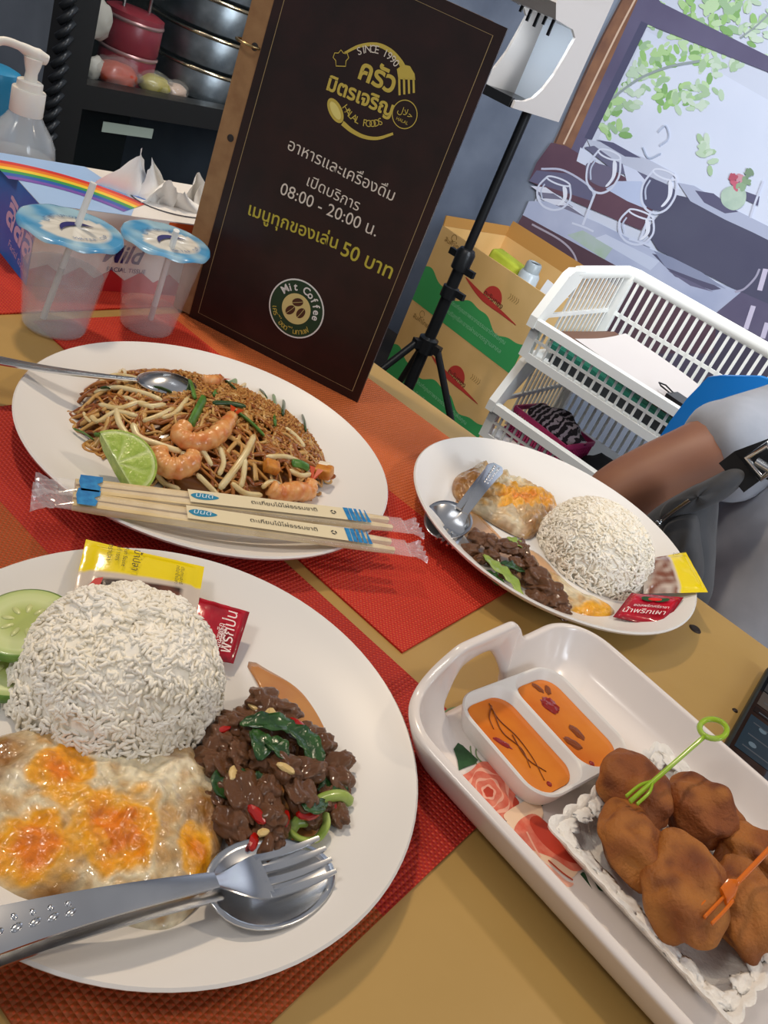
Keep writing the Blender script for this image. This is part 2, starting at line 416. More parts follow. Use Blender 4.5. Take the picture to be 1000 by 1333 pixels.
pd([(655, 1062), (672, 1050), (690, 1042), (703, 1050), (705, 1066), (690, 1070), (672, 1074), (660, 1072)], ROSEC, 'printed_petal')
pd([(656, 1078), (668, 1064), (690, 1062), (712, 1090), (740, 1118), (752, 1132), (740, 1145), (715, 1128), (690, 1117), (668, 1105)], ROSEC, 'printed_petal')
pd([(668, 1082), (680, 1066), (700, 1064), (730, 1100), (758, 1128), (745, 1136), (720, 1120), (695, 1110), (676, 1100)], ROSE, 'printed_petal')
pd([(688, 1072), (702, 1066), (740, 1106), (755, 1125), (735, 1122), (705, 1100)], ROSED, 'printed_petal')
pd([(690, 1118), (712, 1128), (735, 1148), (745, 1152), (738, 1157), (715, 1146)], ROSEL, 'printed_petal')
pd([(700, 1128), (722, 1146), (735, 1160), (728, 1163), (710, 1145)], ROSE, 'printed_petal')
pl([(684, 1085), (694, 1105), (702, 1118)], .0012, ROSEL, 'printed_petal')
pl([(712, 1122), (730, 1138), (744, 1148)], .0010, ROSED, 'printed_petal')
# ------------------------------------------------------------------ standing menu binder
ML = W(246, 412, 'z', T+.0018); MR = W(465, 524, 'z', T+.0018)
mex = (MR-ML).normalized(); MWID = (MR-ML).length; MH = .338
mang = atan2(mex.y, mex.x)
menu = empty('menu_binder', ML, mang, 'dark brown ring-bound menu standing upright with gold Thai logo', 'menu')
MFR = frame_mtx(ML, mex, (0, 0, 1))           # world plane frame: x along the cover, y up, z toward the camera
MFI = MFR.inverted()
MLOC = Matrix(((1, 0, 0, 0), (0, 0, -1, 0), (0, 1, 0, 0), (0, 0, 0, 1)))   # plane frame -> menu local
def MP(x, y):
    n = MFR.to_3x3() @ Vector((0, 0, 1)); d = (x-500)*CX+(666.5-y)*CY+FPX*FW
    p = CAM+d*((ML-CAM).dot(n)/d.dot(n)); q = MFI @ p
    return (q.x, q.y)
COVER = M('dark_menu_cover', '#1d100e', 0.38, col2='#2a1513', scale=30, bump=0.05, bscale=300)
KRAFT = M('kraft_board', '#8a6642', 0.7, col2='#9b774f', scale=60)
GOLD = M('gold_print', '#c2ad4d', 0.45); CREAM = M('cream_print', '#d8cfc0', 0.5); LIME = M('lime_gold_print', '#b7ab3c', 0.5)
DGREEN = M('dark_green_print', '#1d3b24', 0.5); WHITEP = M('white_print', '#dcdcd4', 0.5); BEAN = M('bean_print', '#4a2a18', 0.5); BEIGE = M('beige_print', '#cfc07c', 0.5)
MB().box(0, MWID, 0, .0035, 0, MH).build('cover', COVER, menu)
spw = .019
MB().box(-spw, 0, .0005, .0040, .002, MH).build('spine_strip', KRAFT, menu)
for i, (dx, a) in enumerate(((-.003, 3), (-.006, 6), (-.009, 9), (-.011, 22))):
    m4 = Matrix.Translation((-spw+.001+dx*.3, .006+i*.0035, 0)) @ Matrix.Rotation(radians(a), 4, 'Z')
    MB().box(-.002, MWID+spw-.016-.004*i, 0, .0022, .001, MH-.001*i, m4).build('page_board' if i < 3 else 'back_cover', KRAFT if i < 3 else COVER, menu)
RING = M('brass_ring', '#a8946a', 0.28, metal=1)
for (x, y) in ((338, 64), (262, 320)):
    z = MP(x, y)[1]
    z = min(max(z, .03), MH-.03)
    MB().tube([(-.013+.0125*cos(2*pi*k/28), .006+.0125*sin(2*pi*k/28), z) for k in range(28)], .0011, 8, closed=True).build('binder_ring', RING, menu, smooth=180)
for z in (MP(325, 192)[1], MP(338, 64)[1], MP(262, 320)[1]):
    MB().lathe([(0, .0006), (.0016, .0006), (.0032, .0002), (.0032, 0)], 16, mtx=Matrix.Translation((-.006, .0004, z)) @ Matrix.Rotation(pi/2, 4, 'X')).build('eyelet', M('dark_eyelet', '#2a2522', 0.4), menu)
g = .0085
decal_line(MLOC, [(g, g), (MWID-g, g), (MWID-g, MH-g), (g, MH-g)], .0006, M('tan_outline', '#a08b62', 0.5), menu, 'border_line', .0003, closed=True)
def mtext(body, a, b, mat, **k): return text_on(MLOC, body, MP(*a), MP(*b), mat, menu, **k)
mtext('อาหารและเครื่องดื่ม', (374, 194), (511, 262), CREAM)
mtext('เปิดบริการ', (399, 241), (466, 275), CREAM)
mtext('08:00 - 20:00 น.', (364, 252), (489, 308), CREAM, hscale=1.0)
mtext('เมนูทุกของเล่น', (323, 279), (438, 324), LIME, bold=.012)
mtext('50 บาท', (443, 331), (508, 363), LIME, bold=.012)
# round crest of fork and spoon
lc = MP(482, 116); lt = MP(482, 55); lr = (Vector(lc)-Vector(lt)).length
lcx, lcy = lc
def arcpts(r, a0, a1, n=28): return [(lcx+r*cos(radians(a0+(a1-a0)*i/n)), lcy+r*sin(radians(a0+(a1-a0)*i/n))) for i in range(n+1)]
R0 = lr
def taper(a, b, n): return [a+(b-a)*i/n for i in range(n+1)]
def mcurve(pts, n=6): return [(v.x, v.y) for v in smoothpath([(*MP(*p), 0) for p in pts], n)]
q_ = mcurve([(449, 69), (468, 60), (490, 58), (508, 66), (521, 80), (527, 92)]); decal_line(MLOC, q_, taper(.0018, .0046, len(q_)-1), GOLD, menu, 'crest_fork_handle')
fk = [(lcx+R0*cos(radians(t)), lcy+R0*sin(radians(t))) for t in (24, 18)]
def fpoly(rin, rout, a0, a1): return [(lcx+rin*cos(radians(a0)), lcy+rin*sin(radians(a0))), (lcx+rout*cos(radians(a0)), lcy+rout*sin(radians(a0))), (lcx+rout*cos(radians(a1)), lcy+rout*sin(radians(a1))), (lcx+rin*cos(radians(a1)), lcy+rin*sin(radians(a1)))]
decal(MLOC, mcurve([(517, 90), (525, 84), (534, 86), (540, 96), (541, 104), (519, 103)], 1), GOLD, menu, 'crest_fork_head', .0005)
for k in range(4):
    x_ = 520+6.2*k; decal_line(MLOC, mcurve([(x_, 102), (x_+.5, 124-1.0*k)], 2), .0018, GOLD, menu, 'crest_fork_tine', .0005)
q_ = mcurve([(446, 160), (458, 170), (474, 178), (492, 180), (512, 174)]); decal_line(MLOC, q_, taper(.0040, .0020, len(q_)-1), GOLD, menu, 'crest_spoon_handle')
sp_c = MP(437, 144); _a, _b = MP(429, 128), MP(446, 161); t_ = atan2(_b[1]-_a[1], _b[0]-_a[0])
def ell(c, rx, ry, rot, n=30): return [(c[0]+rx*cos(2*pi*i/n)*cos(rot)-ry*sin(2*pi*i/n)*sin(rot), c[1]+rx*cos(2*pi*i/n)*sin(rot)+ry*sin(2*pi*i/n)*cos(rot)) for i in range(n)]
decal(MLOC, ell(sp_c, R0*.31, R0*.17, t_), GOLD, menu, 'crest_spoon_bowl', .0004)
decal(MLOC, ell(sp_c, R0*.23, R0*.10, t_), M('spoon_shine_print', '#e0d27a', 0.45), menu, 'crest_spoon_shine', .0006)
arc_text(MLOC, 'SINCE 1990', lc, R0*.78, 130, 62, .0082, CREAM, menu)
arc_text(MLOC, 'HALAL FOODS', lc, R0*.84, 236, 312, .0078, GOLD, menu, inward=True)
mtext('ครัว', (466, 101), (511, 122), GOLD, bold=.03)
mtext('มิตรเจริญ', (425, 116), (509, 152), GOLD, bold=.03, hscale=1.0)
hc = MP(527, 149); hr = (Vector(MP(527, 149))-Vector(MP(543, 152))).length
decal_line(MLOC, circ(hc, hr, 36), .0007, GOLD, menu, 'halal_ring', closed=True)
text_on(MLOC, 'ﻝﻼﺣ', (hc[0]-hr*.62, hc[1]-.0005), (hc[0]+hr*.62, hc[1]-.0005), GOLD, menu)
text_on(MLOC, 'HALAL', (hc[0]-hr*.5, hc[1]-hr*.6), (hc[0]+hr*.5, hc[1]-hr*.6), GOLD, menu)
ch = MP(444, 79)
hat = [(-.0042, -.004), (.0042, -.004), (.0045, .0), (.0068, .0022), (.0055, .0055), (.0022, .0055), (0, .0078), (-.0022, .0055), (-.0055, .0055), (-.0068, .0022), (-.0045, .0)]
decal_line(MLOC, [(ch[0]+a*cos(.35)-b*sin(.35), ch[1]+a*sin(.35)+b*cos(.35)) for a, b in hat], .0007, GOLD, menu, 'chef_hat_outline', closed=True)
# coffee badge
bc = MP(386, 402); br = (Vector(bc)-Vector(MP(422, 410))).length
decal(MLOC, circ(bc, br, 48), WHITEP, menu, 'badge_rim', .0003)
decal(MLOC, circ(bc, br*.95, 48), DGREEN, menu, 'badge_disc', .0005)
decal(MLOC, circ(bc, br*.52, 40), BEIGE, menu, 'badge_centre', .0007)
for dx, dy, rt in ((-.02, .24, .5), (-.18, -.12, 1.0), (.2, -.06, 1.2)):
    decal(MLOC, ell((bc[0]+dx*br, bc[1]+dy*br), br*.2, br*.135, rt), BEAN, menu, 'coffee_bean_print', .0009)
    decal_line(MLOC, [(bc[0]+dx*br-br*.19*cos(rt), bc[1]+dy*br-br*.19*sin(rt)), (bc[0]+dx*br+br*.01, bc[1]+dy*br), (bc[0]+dx*br+br*.19*cos(rt), bc[1]+dy*br+br*.19*sin(rt))], .0004, BEIGE, menu, 'bean_crease', .0011)
arc_text(MLOC, 'Mit Coffee', bc, br*.62, 142, 0, br*.36, WHITEP, menu, lift=.0008, bold=.02)
arc_text(MLOC, 'เครื่องดื่มกาแฟ', bc, br*.86, 200, 318, br*.26, GOLD, menu, lift=.0008, inward=True)
# ------------------------------------------------------------------ food helpers
PZ = TZ+.0047          # well of a plate
def VC(name, rough=0.4, sub=0.0, bump=0.0, bscale=400, coat=0, alpha=1):
    """material whose albedo is the mesh's own colour attribute"""
    if name in MATS: return MATS[name]
    m = M(name, '#ffffff', rough, sub=sub, bump=bump, bscale=bscale, coat=coat, alpha=alpha); N, L, b = nodes_of(m)
    a = N.new('ShaderNodeVertexColor'); a.layer_name = 'Col'; L.new(a.outputs[0], b.inputs['Base Color']); return m
def set_cols(me, fn):
    ca = me.color_attributes.new('Col', 'FLOAT_COLOR', 'POINT')
    d = []
    for v in me.vertices: d += list(fn(v.co))[:3]+[1.0]
    ca.data.foreach_set('color', d)
def mixc(a, b, t): t = max(0, min(1, t)); return tuple(a[i]+(b[i]-a[i])*t for i in range(3))
def nz(p, f, s=0): return noise.noise(Vector((p[0]*f+s, p[1]*f-s, p[2]*f+s*.5)))
def blanket(name, pxpoly, z0, th, mat, colfn=None, bump=.0, bf=60, nr=22, na=72, parent=None, seed=0, edge=3.0, close=True, extra=None):
    """soft flat piece of food / puddle: outline given on the plane z0, thickness th, rounded edge"""
    w = [W(x, y, 'z', z0) for x, y in pxpoly]; w = smoothpath(w, 8, True)
    c = sum(w, Vector())/len(w)
    # resample outline
    L_ = [0]
    for i in range(len(w)): L_.append(L_[-1]+(w[(i+1) % len(w)]-w[i]).length)
    out = []
    for k in range(na):
        s = L_[-1]*k/na; i = max(j for j in range(len(w)) if L_[j] <= s+1e-12); t = (s-L_[i])/max(1e-9, L_[i+1]-L_[i]); out.append(w[i].lerp(w[(i+1) % len(w)], t)-c)
    vs = [(0, 0, 0)]; fs = []
    for r in range(1, nr+1):
        f = (r/nr)**.8
        for p in out: vs.append((p.x*f, p.y*f, f))
    V2 = []
    for i, (x, y, f) in enumerate(vs):
        h = th*(max(0, 1-f**edge))**.5 if i else th
        q = (x, y, 0)
        h += bump*(.5+.5*nz(q, bf, seed)+.35*nz(q, bf*2.3, seed+3)+.16*nz(q, bf*6, seed+1))*(1-f**6)
        if extra: h += extra(x+c.x, y+c.y, f)
        V2.append(Vector((x, y, h)))
    for k in range(na): fs.append((0, 1+k, 1+(k+1) % na))
    for r in range(nr-1):
        for k in range(na): fs.append((1+r*na+k, 1+(r+1)*na+k, 1+(r+1)*na+(k+1) % na, 1+r*na+(k+1) % na))
    if close:
        b0 = len(V2); base = 1+(nr-1)*na
        for p in out: V2.append(Vector((p.x*.97, p.y*.97, -.0004)))
        for k in range(na): fs.append((base+k, b0+k, b0+(k+1) % na, base+(k+1) % na))
        fs.append(tuple(b0+k for k in range(na-1, -1, -1)))
    me = bpy.data.meshes.new(name); me.from_pydata(V2, [], fs); me.update()
    if colfn: set_cols(me, lambda co: colfn(Vector((co.x+c.x, co.y+c.y, co.z))))
    return link_mesh(name, me, mat, parent, (c.x, c.y, z0), smooth=180)
def px_of(p):
    q = Vector(p)-CAM; d = q.dot(FW); return (500+FPX*q.dot(CX)/d, 666.5-FPX*q.dot(CY)/d)

# ------------------------------------------------------------------ steamed rice
RICEM = M('steamed_rice', '#fffaee', 0.5, sub=0.0, col2='#fbf4e2', scale=90)
RICEM.node_tree.nodes['Principled BSDF'].inputs['Subsurface Radius'].default_value = (.0050, .0046, .0040)
def rice(cx, cy, R, h, n, seed, label, rot=0, ry=1.0, wob=.05):
    rnd = random.Random(seed)
    def prof(d, a):          # height of the dome at unit radius d
        return h*(1-d**3.0)**.62*(1+wob*nz((cos(a), sin(a), d), 2.1, seed))
    mb = MB(); rings = []
    NA = 40
    for i in range(0, 13):
        d = (i/12)
        rings.append([(R*.98*d*cos(2*pi*k/NA), R*ry*.98*d*sin(2*pi*k/NA), max(0, prof(min(d, .9999), 2*pi*k/NA)-.0004)) for k in range(NA)])
    loft(mb, rings[::-1], True, True)
    g = []
    for a in range(5): g.append(((0, 1, 0), 0) if 0 else None)
    for i in range(n):
        u = rnd.random(); d = u**.5
        if rnd.random() < .45: d = .80+.2*rnd.random()**.6
        a = rnd.random()*2*pi; d = min(d, .998)
        z = prof(d, a)*(rnd.random()**.25 if d > .9 else 1)
        kr = 1+.035*nz((cos(a)*2, sin(a)*2, z*30), 1.6, seed)
        p = Vector((R*d*kr*cos(a), R*ry*d*kr*sin(a), max(.001, z-.0006+rnd.uniform(-.0008, .0011))))
        nrm = Vector((cos(a)*d**3, sin(a)*d**3, 1.05-d**4)).normalized()
        t = nrm.orthogonal().normalized(); t.rotate(Quaternion(nrm, rnd.random()*2*pi)); t = (t+nrm*rnd.uniform(-.18, .18)).normalized()
        l = rnd.uniform(.0024, .0036); w = rnd.uniform(.0009, .0012)
        b = t.cross(nrm).normalized(); n2 = b.cross(t)
        bend = rnd.uniform(-.0005, .0005)
        vs = [p-t*l]
        for s, q in ((-.62, .8), (0, 1), (.62, .8)):
            for k in range(5):
                an = 2*pi*k/5; vs.append(p+t*l*s+b*bend*(1-s*s)*2+w*q*(cos(an)*b+sin(an)*n2))
        vs.append(p+t*l)
        fs = [(0, 1+(k+1) % 5, 1+k) for k in range(5)]
        for r in range(2): fs += [(1+r*5+k, 1+r*5+(k+1) % 5, 6+r*5+(k+1) % 5, 6+r*5+k) for k in range(5)]
        fs += [(16, 11+k, 11+(k+1) % 5) for k in range(5)]
        mb.add(vs, fs)
    me = bpy.data.meshes.new('steamed_rice'); me.from_pydata(mb.v, [], mb.f); me.update()
    o = link_mesh('steamed_rice', me, RICEM, None, (cx, cy, PZ), (0, 0, rot), smooth=180)
    return tag(o, label, 'rice', kind='stuff')
rice(-.219, .233, .0535, .053, 3600, 3, 'loose mound of white rice on the near plate above the fried egg', wob=.12)
rice(-.146, .667, .052, .047, 3000, 5, 'smooth moulded dome of white rice on the plate by the person', rot=.6, ry=1.05, wob=.02)

# ------------------------------------------------------------------ fried eggs
EGGM = VC('fried_egg_skin', 0.24, sub=0.10, bump=0.6, bscale=230, coat=0.6)
YO = srgb('#f5a21c'); YD = srgb('#f08410'); YL = srgb('#f6b32e'); EW = srgb('#f6e9c8'); EB = srgb('#cfa468'); EG = srgb('#d9c79e'); EC = srgb('#9c6a30')
def egg_col(spots, browns, seed):
    def fn(p):
        x, y = px_of((p.x, p.y, PZ+.008))
        n1 = nz(p, 55, seed); n2 = nz(p, 140, seed+5); n3 = nz(p, 400, seed)
        c = mixc(EW, EG, .5+n1*1.4+n2*.5); c = mixc(c, EB, (n2*1.1+n1*.7+.02)*1.5)
        for bx, by, r in browns:
            d = hypot(x-bx, y-by)/r+n2*.5; c = mixc(c, EC, (1-d)*1.2)
        for sx, sy, rx, ry, k in spots:
            d = hypot((x-sx)/rx, (y-sy)/ry)+n1*.55+n2*.45
            c = mixc(c, YL, (1.25-d)*3.0); c = mixc(c, YO, (1.0-d)*3.5*k); c = mixc(c, YD, (.62-d)*3*k)
        return mixc(c, tuple(v*.72 for v in c), .35+n3*1.3)
    return fn
fe = blanket('fried_egg', [(-60, 1000), (-20, 968), (25, 955), (70, 944), (120, 948), (175, 944), (225, 950), (258, 985), (285, 1020), (292, 1062), (288, 1108), (275, 1150), (250, 1190), (215, 1217), (165, 1212), (130, 1185), (60, 1186), (0, 1170), (-60, 1130), (-85, 1060)],
             PZ+.001, .0085, EGGM, egg_col([(150, 1088, 62, 46, 1.0), (48, 1110, 62, 42, .9), (78, 1018, 34, 34, .75), (250, 1110, 22, 30, .45)], [(283, 1130, 75), (230, 955, 55), (60, 1178, 55), (265, 1060, 40), (0, 985, 50)], 2), bump=.0075, bf=52, nr=60, na=210, seed=2, edge=6)
tag(fe, 'large fried egg with runny orange yolk on the near plate', 'egg')
fe3 = blanket('fried_egg', [(588, 640), (592, 622), (612, 612), (622, 604), (632, 614), (655, 622), (690, 635), (722, 655), (722, 668), (705, 690), (685, 702), (655, 690), (625, 672), (603, 660)],
              PZ+.001, .006, EGGM, egg_col([(680, 650, 42, 13, .30)], [(602, 630, 44), (700, 692, 34), (645, 690, 34), (722, 665, 24)], 6), bump=.011, bf=95, nr=34, na=110, seed=4, edge=5)
tag(fe3, 'folded browned fried egg on the plate by the seated person', 'egg')

# ------------------------------------------------------------------ sauce puddles
SAUCE = M('brown_gravy', '#d8912a', 0.08, alpha=.70, col2='#c67a1e', scale=30, coat=.5)
SAUCE2 = M('thin_gravy', '#d99a4a', 0.08, alpha=.55, coat=.5)
tag(blanket('gravy_puddle', [(322, 868), (330, 860), (345, 868), (384, 888), (412, 918), (436, 958), (454, 1000), (468, 1050), (455, 1085), (420, 1105), (340, 1110), (300, 1080), (300, 1000), (340, 940), (345, 905)], PZ-.0002, .0012, SAUCE, nr=8, edge=8), 'orange brown gravy running out from the beef on the near plate', 'sauce')
tag(blanket('gravy_puddle', [(200, 1200), (260, 1170), (330, 1185), (345, 1200), (290, 1212), (240, 1218)], PZ-.0002, .0009, SAUCE2, nr=6, edge=8), 'thin gravy film under the fork on the near plate', 'sauce')
tag(blanket('gravy_puddle', [(585, 655), (600, 648), (650, 700), (700, 720), (740, 760), (795, 795), (800, 805), (760, 808), (700, 790), (640, 750), (600, 700)], PZ-.0001, .0012, SAUCE2, nr=8, edge=8), 'pale orange gravy around the beef on the plate by the person', 'sauce')
# ------------------------------------------------------------------ beef with basil
BEEFM = M('stir_fried_beef', '#452612', 0.26, col2='#8a5930', scale=160, bump=.5, bscale=500, coat=.6)
LEAFM = M('cooked_basil', '#20401f', 0.2, col2='#375d2a', scale=150, coat=.4, bump=.3, bscale=300)
STEMM = M('green_vegetable', '#86a043', 0.25, col2='#a5b85c', scale=90, coat=.3); CHILI = M('red_chili', '#a8180f', 0.15, coat=.5); GARL = M('garlic_bit', '#d8bb7c', 0.35)
def at(x, y, z): return W(x, y, 'z', z)
beef_meshes = [blob_mesh('beef_piece', 1, 1, 1, 10+i, .34, 1.7, 4, .16, 5) for i in range(6)]
for me in beef_meshes: link = me.materials.append(BEEFM); me.polygons.foreach_set('use_smooth', [True]*len(me.polygons))
def piece(name, me, loc, sc, rot, label, cat, group):
    o = bpy.data.objects.new(name, me); COL.objects.link(o); o.location = loc; o.scale = sc; o.rotation_euler = rot
    return tag(o, label, cat, group)
rb = random.Random(11)
def beefpile(spots, label, group):
    for x, y, s, dz in spots:
        p = at(x, y, PZ+.006+dz); sx = s*rb.uniform(.95, 1.25); sy = s*rb.uniform(.7, .95); sz = s*rb.uniform(.5, .7)
        piece('beef_piece', rb.choice(beef_meshes), p, (sx, sy, sz), (rb.uniform(-.4, .4), rb.uniform(-.4, .4), rb.uniform(0, 6)), label, 'beef', group)
beefpile([(345, 915, .0105, .004), (368, 925, .0085, .004), (318, 935, .0085, .003), (300, 945, .0075, .006), (285, 965, .009, .004), (268, 985, .008, .002), (330, 955, .008, .009), (312, 980, .009, .009), (290, 1000, .008, .005), (345, 985, .0085, .013), (370, 965, .0085, .007), (395, 955, .008, .003), (415, 975, .008, .002),
          (435, 1000, .0085, .002), (440, 1015, .0075, .003), (372, 1000, .010, .014), (398, 1005, .0085, .010), (392, 1032, .0095, .010), (350, 1030, .0085, .010), (320, 1040, .012, .007), (340, 1055, .0105, .007), (356, 1075, .009, .004), (300, 1070, .010, .003), (315, 1095, .009, .001), (345, 1098, .0085, .001), (425, 1040, .007, .002), (405, 1060, .007, .003), (300, 1030, .008, .004), (285, 1040, .006, .002), (440, 1062, .006, .001)],
         'glossy brown piece of stir-fried beef in the pile on the near plate', 'beef pieces on the near plate')
beefpile([(622, 700, .0085, .004), (612, 716, .007, .002), (640, 706, .0085, .006), (660, 712, .009, .007), (678, 716, .0085, .006), (640, 725, .008, .003), (690, 735, .009, .006), (700, 752, .0115, .005), (712, 768, .0125, .004), (722, 782, .010, .002), (733, 795, .008, 0), (700, 778, .009, .001), (660, 745, .007, .002), (672, 735, .0075, .006), (625, 728, .006, .001)],
         'brown piece of stir-fried beef in the pile on the plate by the person', 'beef pieces on the plate by the person')
def leaf(path, wid, mat, label, cat, group, name='basil_leaf', fold=.35, seed=0):
    """curled leaf along a 3-d path"""
    pts = smoothpath(path, 6); n = len(pts); mb = MB(); vs = []; 
    for i, p in enumerate(pts):
        t = (pts[min(i+1, n-1)]-pts[max(i-1, 0)]).normalized(); b = t.cross(Vector((0, 0, 1))).normalized(); u = b.cross(t)
        w = wid*sin(pi*min(1, (i+.4)/(n-.2)))**.7
        for k, s in enumerate((-1, -.5, 0, .5, 1)): vs.append(p+b*s*w+u*(abs(s)*w*fold*(1+.25*sin(i*1.3+seed))+.0006*sin(i*1.6+s*3+seed)))
    fs = [(i*5+k, i*5+k+1, i*5+k+6, i*5+k+5) for i in range(n-1) for k in range(4)]
    c = sum(pts, Vector())/n
    me = bpy.data.meshes.new(name); me.from_pydata([v-c for v in vs], [], fs); me.update()
    o = link_mesh(name, me, mat, None, c, smooth=180); md = o.modifiers.new('s', 'SOLIDIFY'); md.thickness = .0006
    return tag(o, label, cat, group)
def pxpath(pts): return [at(x, y, PZ+z) for x, y, z in pts]
BG = 'basil leaves on the near plate'; BL = 'dark green basil leaf '
leaf(pxpath([(312, 942, .020), (340, 940, .023), (372, 945, .022), (385, 955, .019)]), .0055, LEAFM, BL+'across the top of the beef nearest the rice', 'leaf', BG, seed=1)
leaf(pxpath([(372, 945, .022), (392, 958, .021), (408, 980, .018), (412, 1005, .014)]), .0062, LEAFM, BL+'curling down the right side of the beef pile', 'leaf', BG, seed=2)
leaf(pxpath([(328, 950, .022), (340, 968, .024), (338, 990, .022)]), .0052, LEAFM, BL+'hanging below the topmost leaf in mid pile', 'leaf', BG, seed=3)
leaf(pxpath([(296, 1012, .015), (312, 1014, .018), (332, 1010, .018)]), .0045, LEAFM, BL+'at the left of the beef beside the egg', 'leaf', BG, seed=4)
leaf(pxpath([(415, 1030, .010), (435, 1020, .010), (452, 1032, .008)]), .0048, LEAFM, BL+'at the right tip of the pile by the vegetable strip', 'leaf', BG, seed=5)
leaf(pxpath([(392, 1046, .018), (408, 1050, .017), (424, 1044, .014)]), .0048, LEAFM, BL+'beside the red chili above the fork', 'leaf', BG, seed=11)
leaf(pxpath([(345, 962, .024), (362, 972, .026), (372, 988, .024)]), .0050, LEAFM, BL+'in the centre between the two big leaves', 'leaf', BG, seed=12)
leaf(pxpath([(292, 1000, .014), (286, 1020, .014), (296, 1040, .012)]), .0045, LEAFM, BL+'at the far left edge touching the egg', 'leaf', BG, seed=13)
leaf(pxpath([(335, 1004, .018), (338, 1020, .016), (330, 1030, .012)]), .0035, LEAFM, BL+'small one low in the middle of the beef', 'leaf', BG, seed=6)
def tubepiece(name, path, r, mat, label, cat, group, flat=1.0, n=8):
    pts = smoothpath(path, 6); c = sum(pts, Vector())/len(pts)
    o = MB().tube([p-c for p in pts], [r*(.55 if i in (0, len(pts)-1) else 1) for i in range(len(pts))], n, flat=flat).build(name, mat, None, c, smooth=180)
    return tag(o, label, cat, group)
OG = 'pale green vegetable strips on the near plate'; OL = 'curved pale green vegetable strip beside the beef on the near plate'
tubepiece('vegetable_strip', pxpath([(372, 1092, .004), (395, 1060, .010), (420, 1040, .012), (445, 1036, .011), (458, 1045, .006)]), .0030, STEMM, 'longest curved pale green strip at the right of the beef', 'vegetable', OG, .6)
tubepiece('vegetable_strip', pxpath([(372, 1075, .006), (390, 1092, .006), (412, 1092, .006), (424, 1075, .008), (422, 1058, .010)]), .0028, STEMM, 'looped pale green strip lowest beside the fork', 'vegetable', OG, .6)
tubepiece('vegetable_strip', pxpath([(365, 1084, .005), (385, 1072, .008), (402, 1070, .008)]), .0026, STEMM, 'short pale green strip between beef and the looped strip', 'vegetable', OG, .6)
for i, (x, y, z, s) in enumerate(((335, 1060, .016, .004), (400, 1060, .014, .0042), (330, 1096, .011, .0035), (388, 942, .014, .0035), (290, 950, .014, .003), (372, 1065, .012, .003), (440, 1052, .008, .003))):
    piece('chili_slice', beef_meshes[0] if 0 else MATS.setdefault('_chm', None) or blob_mesh('chili_slice', 1, 1, 1, 40+i, .12, 2, 2), at(x, y, PZ+z), (s*1.5, s*.7, s*.5), (.2, .1, i*1.1), 'glossy red chili slice '+('above the spoon in the beef', 'between beef and pale green strip', 'at the fork tines end', 'at the top right by the big basil leaf', 'at the left near the rice', 'in the lower middle of the beef', 'at the far right of the pile')[i], 'chili', 'red chili slices on the near plate').data.materials.append(CHILI)
for i, (x, y, z, s) in enumerate(((355, 934, .021, .0042), (372, 1000, .026, .0032), (345, 1083, .013, .003), (303, 1006, .020, .003), (330, 920, .012, .0026))):
    piece('garlic_piece', blob_mesh('garlic_piece', 1, 1, 1, 60+i, .15, 2, 2), at(x, y, PZ+z), (s*1.5, s*.7, s*.5), (.1, .1, i*.9-.4), 'pale fried garlic bit '+('at the top of the beef', 'in the middle of the beef pile', 'low by the fork', 'at the left beside the egg', 'small one at the upper left of the beef')[i], 'garlic', 'garlic bits on the near plate').data.materials.append(GARL)
G3 = 'greens on the plate by the person'
leaf(pxpath([(628, 742, .010), (640, 752, .012), (658, 765, .010)]), .0062, LEAFM, 'glossy dark green leaf at the plate rim side of the far beef', 'leaf', G3, seed=7)
leaf(pxpath([(652, 732, .014), (668, 738, .015), (684, 744, .012)]), .005, LEAFM, 'glossy dark green leaf in the middle of the far beef', 'leaf', G3, seed=8)
leaf(pxpath([(630, 722, .012), (645, 738, .014), (665, 755, .012), (682, 782, .006)]), .006, STEMM, 'long yellow green vegetable leaf on the plate by the person', 'vegetable', None, name='vegetable_leaf', seed=9)
leaf(pxpath([(660, 700, .016), (672, 706, .017), (684, 716, .014)]), .0045, STEMM, 'short yellow green vegetable leaf beside the folded egg', 'vegetable', None, name='vegetable_leaf', seed=10)
tag(blanket('egg_white_piece', [(700, 742), (720, 755), (760, 782), (797, 795), (796, 804), (765, 806), (738, 796), (722, 775)], PZ+.0005, .006, EGGM, egg_col([(770, 795, 26, 12, .2)], [], 9), bump=.003, nr=12, na=50), 'pale strip of fried egg between beef and rice dome', 'egg')

# ------------------------------------------------------------------ cucumber slices
CUCF = VC('cucumber_flesh', 0.25, sub=.15, coat=.3)
def cucumber(x, y, z, R, th, rot, label):
    c = at(x, y, z); g = empty('cucumber_slice', c, 0, label, 'cucumber', 'cucumber slices', rot=rot)
    n = 48; mb = MB(); mb.lathe([(0, th), (R*.3, th*1.0), (R*.5, th*.98), (R*.62, th), (R*.8, th), (R*.93, th), (R*.96, th*.9), (R*.96, .0003), (0, .0003)], n)
    o = mb.build('flesh', CUCF, g, smooth=40)
    FL = srgb('#cdd79a'); FS = srgb('#aebb68'); FE = srgb('#b9cc7c')
    set_cols(o.data, lambda p: mixc(mixc(FS, FL, (hypot(p.x, p.y)/R-.38)*5), FE, (hypot(p.x, p.y)/R-.75)*4))
    MB().lathe([(R*.955, th*.93), (R, th*.85), (R*1.005, th*.5), (R, th*.1), (R*.955, 0)], n).build('rind', M('cucumber_rind', '#4f7a2c', 0.3, col2='#7a9c45', scale=80), g, smooth=180)
    for k in range(9):
        a = 2*pi*k/9+.3; r = R*.36
        s = link_mesh('seed', blob_mesh('seed', .0032, .0014, .0007, k, .05), M('cucumber_seed', '#c9cf8c', 0.25, coat=.4), g, (r*cos(a), r*sin(a), th), (0, 0, a))
